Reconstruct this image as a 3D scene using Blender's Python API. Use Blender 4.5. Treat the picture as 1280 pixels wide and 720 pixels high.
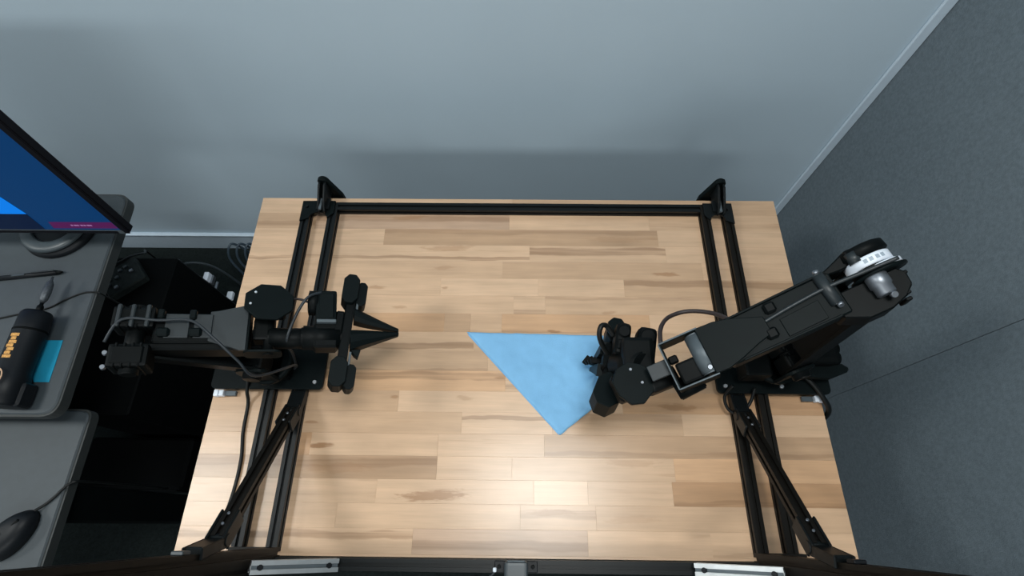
import bpy, bmesh, math, random
from mathutils import Vector, Matrix, noise

random.seed(4)
for o in list(bpy.data.objects):
    bpy.data.objects.remove(o, do_unlink=True)
SC = bpy.context.scene
COL = SC.collection

# ------------------------------------------------------------------ camera
# world: x right, y towards the back wall, z up, table top at z = 0 (0.745 m above the floor)
PITCH, ROLL, YAW = 1.14021193, 0.0121505477, 0.022052551
cp, sp = math.cos(PITCH), math.sin(PITCH)
fwd, rgt, dwn = Vector((0, cp, -sp)), Vector((1, 0, 0)), Vector((0, -sp, -cp))
r2 = rgt * math.cos(ROLL) + dwn * math.sin(ROLL)
d2 = -rgt * math.sin(ROLL) + dwn * math.cos(ROLL)
Zr = Matrix.Rotation(YAW, 3, 'Z')
r2, d2, fw = Zr @ r2, Zr @ d2, Zr @ fwd
cam = bpy.data.cameras.new('camera')
cam.sensor_width = 36.0
cam.lens = 36.0 * 646.3 / 1280.0
cam.clip_start = 0.01
cam_o = bpy.data.objects.new('camera', cam)
COL.objects.link(cam_o)
M = Matrix((r2, -d2, -fw)).transposed().to_4x4()
M.translation = Vector((0.0005, 0.0534, 1.0355))
cam_o.matrix_world = M
SC.camera = cam_o

# ------------------------------------------------------------------ world, lamps, exposure
SC.view_settings.view_transform = 'Standard'
SC.view_settings.look = 'None'
SC.view_settings.gamma = 1.0
SC.view_settings.exposure = 0.12
SC.view_settings.use_curve_mapping = False
W = bpy.data.worlds.new('world')
SC.world = W
W.use_nodes = True
bg = W.node_tree.nodes['Background']
bg.inputs['Color'].default_value = (0.80, 0.92, 1.0, 1)
bg.inputs['Strength'].default_value = 0.40


def ceiling_or_fill_lamp(name, x, y, sx, sy, power, col=(0.97, 1.0, 0.98)):
    L = bpy.data.lights.new(name, 'AREA')
    L.shape = 'RECTANGLE'
    L.size, L.size_y = sx, sy
    L.energy = power
    L.color = col
    o = bpy.data.objects.new(name, L)
    o.location = (x, y, 1.98)
    COL.objects.link(o)


ceiling_or_fill_lamp('ceiling_or_fill_lamp', 0.12, 0.22, 0.60, 0.40, 20)
ceiling_or_fill_lamp('ceiling_or_fill_lamp', -1.72, 0.20, 0.60, 0.40, 20)
ceiling_or_fill_lamp('ceiling_or_fill_lamp', 0.0, -2.55, 1.6, 0.8, 44)
ceiling_or_fill_lamp('ceiling_or_fill_lamp', -2.0, -2.55, 1.6, 0.8, 24)
ceiling_or_fill_lamp('ceiling_or_fill_lamp', -3.6, 0.20, 0.60, 0.60, 26)  # added fill lamp, lifts the left part of the back wall


# ------------------------------------------------------------------ materials
def mat(name, col, rough=0.5, metal=0.0, var=0.0, vscale=40.0, bump=0.0, bscale=200.0, emit=None, spec=0.5, coat=0.0):
    m = bpy.data.materials.new(name)
    m.use_nodes = True
    nt = m.node_tree
    b = nt.nodes['Principled BSDF']
    b.inputs['Base Color'].default_value = (*col, 1)
    b.inputs['Roughness'].default_value = rough
    b.inputs['Metallic'].default_value = metal
    b.inputs['Specular IOR Level'].default_value = spec
    b.inputs['Coat Weight'].default_value = coat
    tc = nt.nodes.new('ShaderNodeTexCoord')
    if var > 0:
        n = nt.nodes.new('ShaderNodeTexNoise')
        n.inputs['Scale'].default_value = vscale
        n.inputs['Detail'].default_value = 4
        nt.links.new(tc.outputs['Object'], n.inputs['Vector'])
        mr = nt.nodes.new('ShaderNodeMapRange')
        mr.inputs['From Min'].default_value = 0.3
        mr.inputs['From Max'].default_value = 0.7
        mr.inputs['To Min'].default_value = 1 - var
        mr.inputs['To Max'].default_value = 1 + var
        nt.links.new(n.outputs['Fac'], mr.inputs['Value'])
        vm = nt.nodes.new('ShaderNodeVectorMath')
        vm.operation = 'SCALE'
        vm.inputs[0].default_value = col
        nt.links.new(mr.outputs['Result'], vm.inputs['Scale'])
        nt.links.new(vm.outputs['Vector'], b.inputs['Base Color'])
    if bump > 0:
        n2 = nt.nodes.new('ShaderNodeTexNoise')
        n2.inputs['Scale'].default_value = bscale
        n2.inputs['Detail'].default_value = 3
        nt.links.new(tc.outputs['Object'], n2.inputs['Vector'])
        bp = nt.nodes.new('ShaderNodeBump')
        bp.inputs['Strength'].default_value = bump
        bp.inputs['Distance'].default_value = 0.002
        nt.links.new(n2.outputs['Fac'], bp.inputs['Height'])
        nt.links.new(bp.outputs['Normal'], b.inputs['Normal'])
    if emit:
        b.inputs['Emission Color'].default_value = (*emit[0], 1)
        b.inputs['Emission Strength'].default_value = emit[1]
    return m


def wood_material():
    m = bpy.data.materials.new('maple_stave')
    m.use_nodes = True
    nt = m.node_tree
    N, Lk = nt.nodes, nt.links
    b = N['Principled BSDF']

    def node(t, **kw):
        n = N.new(t)
        for k, v in kw.items():
            setattr(n, k, v)
        return n

    def math_(op, a, bb=None, c=None, clamp=False):
        n = node('ShaderNodeMath', operation=op, use_clamp=clamp)
        for i, v in enumerate((a, bb, c)):
            if v is None:
                continue
            if isinstance(v, (int, float)):
                n.inputs[i].default_value = v
            else:
                Lk.new(v, n.inputs[i])
        return n.outputs[0]

    def attr(nm):
        return node('ShaderNodeAttribute', attribute_type='OBJECT', attribute_name=nm).outputs['Fac']

    def noise_(vec, scale, sx, sy, detail=4, rough=0.6):
        mp = node('ShaderNodeMapping')
        mp.inputs['Scale'].default_value = (sx, sy, 1)
        Lk.new(vec, mp.inputs['Vector'])
        n = node('ShaderNodeTexNoise')
        n.inputs['Scale'].default_value = scale
        n.inputs['Detail'].default_value = detail
        n.inputs['Roughness'].default_value = rough
        Lk.new(mp.outputs[0], n.inputs['Vector'])
        return n.outputs['Fac']

    tc = node('ShaderNodeTexCoord')
    oi = node('ShaderNodeObjectInfo')
    off = math_('MULTIPLY', oi.outputs['Random'], 57.0)
    cmb = node('ShaderNodeCombineXYZ')
    Lk.new(off, cmb.inputs[0]); Lk.new(off, cmb.inputs[1])
    add = node('ShaderNodeVectorMath', operation='ADD')
    Lk.new(tc.outputs['Object'], add.inputs[0]); Lk.new(cmb.outputs[0], add.inputs[1])
    P = add.outputs[0]
    sep = node('ShaderNodeSeparateXYZ')
    Lk.new(tc.outputs['Object'], sep.inputs[0])
    X, Y = sep.outputs[0], sep.outputs[1]
    fine = noise_(P, 1.0, 14, 420, 5, 0.65)
    broad = noise_(P, 1.0, 5, 70, 3, 0.5)
    blot = noise_(P, 1.0, 14, 22, 2, 0.5)
    wob = noise_(P, 1.0, 7, 10, 3, 0.55)
    g = math_('MULTIPLY_ADD', math_('SUBTRACT', fine, 0.5), 0.22, 1.0)
    g = math_('MULTIPLY_ADD', math_('SUBTRACT', broad, 0.5), 0.42, g)
    g = math_('MULTIPLY_ADD', math_('SUBTRACT', blot, 0.5), 0.22, g)
    # a darker heartwood band: band_pos / band_width are in metres across the stave
    yw = math_('MULTIPLY_ADD', math_('SUBTRACT', wob, 0.5), 0.022, Y)
    dist = math_('ABSOLUTE', math_('ADD', yw, attr('band_pos')))
    half = math_('ADD', attr('band_width'), 0.0001)
    bandm = math_('SUBTRACT', 1.3, math_('DIVIDE', dist, half), clamp=True)
    bandm = math_('MULTIPLY', math_('MULTIPLY', bandm, 2.2, clamp=True), attr('band_depth'))
    lines = noise_(P, 1.0, 2.5, 130, 4, 0.6)
    bandm = math_('MULTIPLY', bandm, math_('MULTIPLY_ADD', math_('SUBTRACT', lines, 0.5), 3.4, 0.85, clamp=True))
    # a knot or figured patch
    kx = math_('DIVIDE', math_('SUBTRACT', X, attr('knot_x')), math_('ADD', attr('knot_len'), 0.001))
    ky = math_('DIVIDE', math_('SUBTRACT', yw, attr('knot_y')), math_('MULTIPLY_ADD', attr('knot_len'), 0.09, 0.0028))
    kd = math_('SQRT', math_('ADD', math_('MULTIPLY', kx, kx), math_('MULTIPLY', ky, ky)))
    kd = math_('ADD', kd, math_('MULTIPLY', math_('SUBTRACT', noise_(P, 1.0, 45, 260, 4), 0.5), 2.0))
    km = math_('MULTIPLY', math_('SUBTRACT', 1.15, kd), 2.2, clamp=True)
    km = math_('MULTIPLY', km, attr('knot_depth'))
    st = noise_(P, 1.0, 2.6, 75, 4, 0.6)
    stm = math_('MULTIPLY', math_('SUBTRACT', st, 0.585), 12.0, clamp=True)
    stm = math_('MULTIPLY', stm, math_('MULTIPLY', math_('SUBTRACT', noise_(P, 1.0, 6, 9, 2), 0.42), 4.0, clamp=True))
    sc = node('ShaderNodeVectorMath', operation='SCALE')
    Lk.new(oi.outputs['Color'], sc.inputs[0]); Lk.new(g, sc.inputs['Scale'])
    mx = node('ShaderNodeMix', data_type='RGBA')
    Lk.new(math_('MULTIPLY', bandm, 0.85, clamp=True), mx.inputs[0])
    Lk.new(sc.outputs[0], mx.inputs[6])
    mx.inputs[7].default_value = (0.25, 0.14, 0.075, 1)
    mx2 = node('ShaderNodeMix', data_type='RGBA')
    Lk.new(math_('MULTIPLY', km, 0.95, clamp=True), mx2.inputs[0])
    Lk.new(mx.outputs[2], mx2.inputs[6])
    mx2.inputs[7].default_value = (0.31, 0.16, 0.075, 1)
    mx3 = node('ShaderNodeMix', data_type='RGBA')
    Lk.new(math_('MULTIPLY', stm, 0.50), mx3.inputs[0])
    Lk.new(mx2.outputs[2], mx3.inputs[6])
    mx3.inputs[7].default_value = (0.34, 0.19, 0.10, 1)
    Lk.new(mx3.outputs[2], b.inputs['Base Color'])
    b.inputs['Roughness'].default_value = 0.28
    b.inputs['Specular IOR Level'].default_value = 0.5
    bp = node('ShaderNodeBump')
    bp.inputs['Strength'].default_value = 0.12
    bp.inputs['Distance'].default_value = 0.0006
    Lk.new(fine, bp.inputs['Height'])
    Lk.new(bp.outputs[0], b.inputs['Normal'])
    return m


MT = {
    'wood': wood_material(),
    'wood_core': mat('maple_core', (0.40, 0.28, 0.17), 0.6, var=0.15, vscale=30),
    'wall': mat('painted_wall', (0.45, 0.555, 0.635), 0.75, var=0.03, vscale=2.0, bump=0.08, bscale=350),
    'trim': mat('painted_trim', (0.50, 0.60, 0.69), 0.5, var=0.03),
    'fabric_wall': mat('grey_wall_fabric', (0.140, 0.173, 0.196), 0.95, var=0.12, vscale=130, bump=0.4, bscale=500, spec=0.1),
    'seam': mat('seam_dark', (0.07, 0.09, 0.105), 0.9, var=0.1),
    'carpet': mat('charcoal_carpet', (0.011, 0.0155, 0.0155), 0.95, var=0.3, vscale=150, bump=0.6, bscale=400, spec=0.1),
    'ceiling': mat('ceiling_tile', (0.6, 0.6, 0.6), 0.9, var=0.03),
    'black_alu': mat('black_anodised', (0.0040, 0.0056, 0.0062), 0.40, var=0.12, vscale=60, spec=0.22),
    'bronze_alu': mat('black_anodised_brownish', (0.0065, 0.0056, 0.0045), 0.45, var=0.15, vscale=60, spec=0.17),
    'silver': mat('silver_aluminium', (0.50, 0.52, 0.53), 0.38, 0.85, var=0.08),
    'steel': mat('bright_screw', (0.75, 0.77, 0.80), 0.3, 0.7, var=0.05),
    'arm_black': mat('arm_black_plastic', (0.0022, 0.0033, 0.0036), 0.5, var=0.15, vscale=50, spec=0.10),
    'arm_plate': mat('arm_black_plate', (0.0030, 0.0056, 0.0061), 0.5, var=0.10, vscale=40, spec=0.09),
    'arm_grey': mat('arm_dark_grey', (0.0135, 0.019, 0.022), 0.45, 0.05, var=0.10, vscale=40),
    'arm_edge': mat('arm_grey_edge', (0.085, 0.105, 0.118), 0.5, 0.3, var=0.10, vscale=40),  # lighter grey for thin edges and strips
    'horn': mat('servo_horn_metal', (0.24, 0.26, 0.29), 0.42, 0.85, var=0.08),
    'rubber': mat('black_cable', (0.004, 0.005, 0.005), 0.45, var=0.1, spec=0.25),
    'brown_cable': mat('dark_brown_cable', (0.028, 0.018, 0.017), 0.5, var=0.1),
    'grey_cable': mat('grey_cable', (0.020, 0.025, 0.030), 0.4, var=0.1, spec=0.3),
    'blue_cable': mat('slate_blue_cable', (0.035, 0.055, 0.075), 0.4, var=0.1),
    'white_plastic': mat('white_plastic', (0.72, 0.78, 0.86), 0.4, var=0.04),
    'label_grey': mat('label_print', (0.30, 0.36, 0.42), 0.5, var=0.1),
    'cloth': mat('blue_microfibre', (0.225, 0.475, 0.735), 0.95, var=0.03, vscale=50, bump=0.6, bscale=900, spec=0.1),
    'desk': mat('dark_grey_laminate', (0.036, 0.046, 0.053), 0.55, var=0.06, vscale=60),
    'desk_edge': mat('desk_edge_band', (0.028, 0.032, 0.032), 0.6, var=0.06),
    'black_plastic': mat('black_plastic', (0.0045, 0.0060, 0.0080), 0.45, var=0.1, spec=0.22),
    'void_black': mat('matt_black_steel', (0.0018, 0.0024, 0.0027), 0.7, var=0.1, spec=0.08),
    'bezel': mat('monitor_bezel', (0.0035, 0.0035, 0.0060), 0.5, var=0.1, spec=0.15),
    'screen': mat('screen_blue', (0.0, 0.01, 0.03), 0.3, emit=((0.0010, 0.036, 0.135), 0.72), spec=0.2),
    'screen_azure': mat('screen_azure', (0.0, 0.01, 0.03), 0.3, emit=((0.0, 0.22, 0.90), 0.8), spec=0.2),
    'screen_navy': mat('screen_navy', (0.0, 0.005, 0.02), 0.3, emit=((0.0008, 0.006, 0.028), 0.7), spec=0.2),
    'screen_magenta': mat('screen_magenta', (0.01, 0.0, 0.01), 0.3, emit=((0.09, 0.010, 0.085), 0.7), spec=0.2),
    'screen_pale': mat('screen_pale', (0.01, 0.01, 0.01), 0.3, emit=((0.30, 0.14, 0.32), 0.9), spec=0.2),
    'base_grey': mat('stand_base_grey', (0.038, 0.050, 0.057), 0.4, var=0.06),
    'orange': mat('orange_print', (0.55, 0.27, 0.06), 0.6, var=0.35, vscale=300),
    'ring_tan': mat('tan_ring_print', (0.52, 0.33, 0.20), 0.5, var=0.1),
    'note': mat('cyan_paper', (0.0, 0.22, 0.36), 0.8, var=0.04),
    'hub_grey': mat('hub_plastic', (0.018, 0.024, 0.023), 0.6, var=0.3, vscale=120, spec=0.2),
    'bit_grey': mat('bit_steel', (0.06, 0.07, 0.08), 0.45, 0.4, var=0.35, vscale=300),
}

WORLD = {}


def tag(o, label=None, cat=None, group=None, kind=None):
    if label: o['label'] = label
    if cat: o['category'] = cat
    if group: o['group'] = group
    if kind: o['kind'] = kind
    return o


def thing(name, loc, label, cat, group=None):
    o = bpy.data.objects.new(name, None)
    o.empty_display_size = 0.05
    COL.objects.link(o)
    o.location = loc
    WORLD[o.name] = Vector(loc)
    return tag(o, label, cat, group)


class MB:
    """collects shapes in world space and links them as ONE mesh object"""

    def __init__(self):
        self.bm = bmesh.new()

    def box(self, c, s, bev=0.0, M=None, rot=None, seg=1):
        bm2 = bmesh.new()
        bmesh.ops.create_cube(bm2, size=1.0)
        bmesh.ops.scale(bm2, vec=s, verts=bm2.verts)
        if bev > 0:
            bmesh.ops.bevel(bm2, geom=list(bm2.edges), offset=min(bev, min(s) * 0.45), segments=seg, affect='EDGES', profile=0.6)
        T = Matrix.Translation(Vector(c))
        if rot is not None:
            T = T @ rot.to_4x4()
        if M is not None:
            T = M @ T
        self._merge(bm2, T)
        return self

    def _merge(self, bm2, T):
        vs = {v: self.bm.verts.new(T @ v.co) for v in bm2.verts}
        for f in bm2.faces:
            nf = self.bm.faces.new([vs[v] for v in f.verts])
            nf.smooth = f.smooth
        bm2.free()

    def cyl(self, a, b, r, seg=20, r2=None, M=None, bev=0.0):
        a, b = Vector(a), Vector(b)
        if M is not None:
            a, b = M @ a, M @ b
        d = b - a
        bm2 = bmesh.new()
        bmesh.ops.create_cone(bm2, cap_ends=True, segments=seg, radius1=r, radius2=r if r2 is None else r2, depth=d.length)
        for f in bm2.faces:
            f.smooth = len(f.verts) == 4
        if bev > 0:
            ed = [e for e in bm2.edges if any(len(f.verts) > 4 for f in e.link_faces)]
            bmesh.ops.bevel(bm2, geom=ed, offset=bev, segments=2, affect='EDGES')
        T = Matrix.Translation((a + b) / 2) @ d.to_track_quat('Z', 'Y').to_matrix().to_4x4()
        self._merge(bm2, T)
        return self

    def prism(self, poly, z0, z1, M=None, bev=0.0):
        bm2 = bmesh.new()
        f = bm2.faces.new([bm2.verts.new((x, y, z0)) for x, y in poly])
        if f.normal.z > 0 or f.calc_area() and (f.normal_update() or f.normal.z > 0):
            f.normal_flip()
        e = bmesh.ops.extrude_face_region(bm2, geom=[f])
        bmesh.ops.translate(bm2, vec=(0, 0, z1 - z0), verts=[v for v in e['geom'] if isinstance(v, bmesh.types.BMVert)])
        bmesh.ops.recalc_face_normals(bm2, faces=bm2.faces)
        if bev > 0:
            ed = [e for e in bm2.edges if len(e.link_faces) == 2 and e.calc_face_angle(0) > 0.6]
            bmesh.ops.bevel(bm2, geom=ed, offset=bev, segments=1, affect='EDGES')
        self._merge(bm2, M if M is not None else Matrix.Identity(4))
        return self

    def tube(self, pts, r, seg=8, sub=6, M=None, taper=None):
        pts = [Vector(p) for p in pts]
        if M is not None:
            pts = [M @ p for p in pts]
        P = []
        n = len(pts)
        for i in range(n - 1):
            p0, p1, p2, p3 = pts[max(i - 1, 0)], pts[i], pts[i + 1], pts[min(i + 2, n - 1)]
            for k in range(sub):
                t = k / sub
                P.append(0.5 * ((2 * p1) + (p2 - p0) * t + (2 * p0 - 5 * p1 + 4 * p2 - p3) * t * t + (3 * p1 - p0 - 3 * p2 + p3) * t ** 3))
        P.append(pts[-1])
        rings = []
        prev = None
        for i, p in enumerate(P):
            d = (P[min(i + 1, len(P) - 1)] - P[max(i - 1, 0)]).normalized()
            if prev is None:
                u = d.orthogonal().normalized()
            else:
                u = (prev - d * prev.dot(d)).normalized()
            prev = u
            v = d.cross(u)
            rr = r if taper is None else r * (1 + (taper - 1) * i / (len(P) - 1))
            rings.append([self.bm.verts.new(p + rr * (u * math.cos(2 * math.pi * k / seg) + v * math.sin(2 * math.pi * k / seg))) for k in range(seg)])
        for a, b in zip(rings, rings[1:]):
            for k in range(seg):
                f = self.bm.faces.new((a[k], a[(k + 1) % seg], b[(k + 1) % seg], b[k]))
                f.smooth = True
        self.bm.faces.new(rings[0][::-1])
        self.bm.faces.new(rings[-1])
        return self

    def lathe(self, prof, c, axis=(0, 0, 1), seg=32):
        """prof: (radius, height) pairs along the axis; closed by caps where the radius is not 0"""
        q = Vector(axis).to_track_quat('Z', 'Y').to_matrix()
        rings = []
        for r, h in prof:
            rings.append([self.bm.verts.new(Vector(c) + q @ Vector((r * math.cos(2 * math.pi * k / seg), r * math.sin(2 * math.pi * k / seg), h))) for k in range(seg)])
        for a, b in zip(rings, rings[1:]):
            for k in range(seg):
                f = self.bm.faces.new((a[k], a[(k + 1) % seg], b[(k + 1) % seg], b[k]))
                f.smooth = True
        self.bm.faces.new(rings[0][::-1])
        self.bm.faces.new(rings[-1])
        return self

    def build(self, name, m, parent=None, label=None):
        me = bpy.data.meshes.new(name)
        vs = [v.co for v in self.bm.verts]
        lo = Vector((min(v.x for v in vs), min(v.y for v in vs), min(v.z for v in vs)))
        hi = Vector((max(v.x for v in vs), max(v.y for v in vs), max(v.z for v in vs)))
        c = (lo + hi) / 2
        bmesh.ops.translate(self.bm, vec=-c, verts=self.bm.verts)
        bmesh.ops.recalc_face_normals(self.bm, faces=self.bm.faces)
        self.bm.to_mesh(me)
        self.bm.free()
        me.materials.append(MT[m])
        o = bpy.data.objects.new(name, me)
        COL.objects.link(o)
        WORLD[o.name] = c
        if parent is not None:
            o.parent = parent
            o.location = c - WORLD[parent.name]
        else:
            o.location = c
        if label:
            o['label'] = label
        return o


def frame(origin, xaxis, up=(0, 0, 1)):
    x = Vector(xaxis).normalized()
    y = Vector(up).cross(x).normalized()
    z = x.cross(y)
    m = Matrix((x, y, z)).transposed().to_4x4()
    m.translation = Vector(origin)
    return m


def slot_profile(w, h, g=0.006, d=0.0045):
    """cross-section of a slotted aluminium extrusion, centred"""
    a, b = w / 2, h / 2
    P = []
    def side(n, half, other):
        # points on the +x side going up, rotated for the others
        k = max(1, round(half * 2 / 0.02))
        pts = [(other, -half)]
        for i in range(k):
            c = -half + (i + 0.5) * (2 * half / k)
            pts += [(other, c - g / 2), (other - d, c - g / 2), (other - d, c + g / 2), (other, c + g / 2)]
        return pts
    P += side(0, b, a)
    P += [(-y, x) for x, y in side(1, a, b)]
    P += [(-x, -y) for x, y in side(2, b, a)]
    P += [(y, -x) for x, y in side(3, a, b)]
    return P


def extrusion(mb, a, b, w=0.02, h=0.02, up=(0, 0, 1)):
    """slotted bar from a to b; w across, h along up"""
    a, b = Vector(a), Vector(b)
    d = (b - a)
    F = frame(a, d, up)                       # x along, y side, z up
    R = F @ Matrix(((0, 0, 1, 0), (1, 0, 0, 0), (0, 1, 0, 0), (0, 0, 0, 1)))   # profile x->y side, y->z, extrude->x
    mb.prism(slot_profile(w, h), 0, d.length, R)
    return mb


def rrect(w, h, r, n=5, cx=0, cy=0):
    P = []
    for sx, sy, a0 in ((1, 1, 0), (-1, 1, 90), (-1, -1, 180), (1, -1, 270)):
        for i in range(n + 1):
            a = math.radians(a0 + 90 * i / n)
            P.append((cx + sx * (w / 2 - r) + r * math.cos(a), cy + sy * (h / 2 - r) + r * math.sin(a)))
    return P


def bolt(c, axis, r, parent, name='bolt', m='steel', h=0.004):
    mb = MB()
    c, ax = Vector(c), Vector(axis).normalized()
    mb.cyl(c, c + ax * h, r, 12, r2=r * 0.8)
    return mb.build(name, m, parent)


# ------------------------------------------------------------------ the setting
FL = -0.745
YB, XR = 1.045, 0.900
CE = 2.02
floor = tag(MB().box((-1.9, -1.45, FL - 0.05), (5.8, 5.2, 0.1)).build('floor', 'carpet'), kind='structure')
tag(MB().box((-1.9, YB + 0.05, (FL + CE) / 2), (5.8, 0.1, CE - FL)).build('wall_back', 'wall'), kind='structure')
wr = tag(MB().box((XR + 0.056, -1.50, (FL + CE) / 2), (0.1, 5.08, CE - FL)).build('wall_right', 'seam'), kind='structure')
SEAM = 0.396
MB().box((XR + 0.003, (SEAM + 0.0005 + YB) / 2, (FL + CE) / 2), (0.006, YB - SEAM - 0.0005, CE - FL), 0.0005).build('wall_panel', 'fabric_wall', wr)
for k in range(4):
    y1 = SEAM - k * 1.12 - 0.0005
    y0 = y1 - 1.12 + 0.0010
    MB().box((XR + 0.003, (y0 + y1) / 2, (FL + CE) / 2), (0.006, y1 - y0, CE - FL), 0.0005).build('wall_panel', 'fabric_wall', wr)
tag(MB().box((-1.9, -1.45, CE + 0.05), (5.8, 5.2, 0.1)).build('ceiling', 'ceiling'), kind='structure')
b = MB().box((-1.96, YB - 0.006, FL + 0.049), (5.7, 0.012, 0.098), 0.002)
b.box((-1.96, YB - 0.0075, FL + 0.098), (5.7, 0.015, 0.008), 0.003, seg=2)
tag(b.build('baseboard_back', 'trim'), kind='structure')
b = MB().box((XR - 0.0135, YB - 0.004, (FL + 0.11 + CE) / 2), (0.027, 0.008, CE - FL - 0.12), 0.003)
tag(b.build('trim_1', 'trim'), kind='structure')

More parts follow.
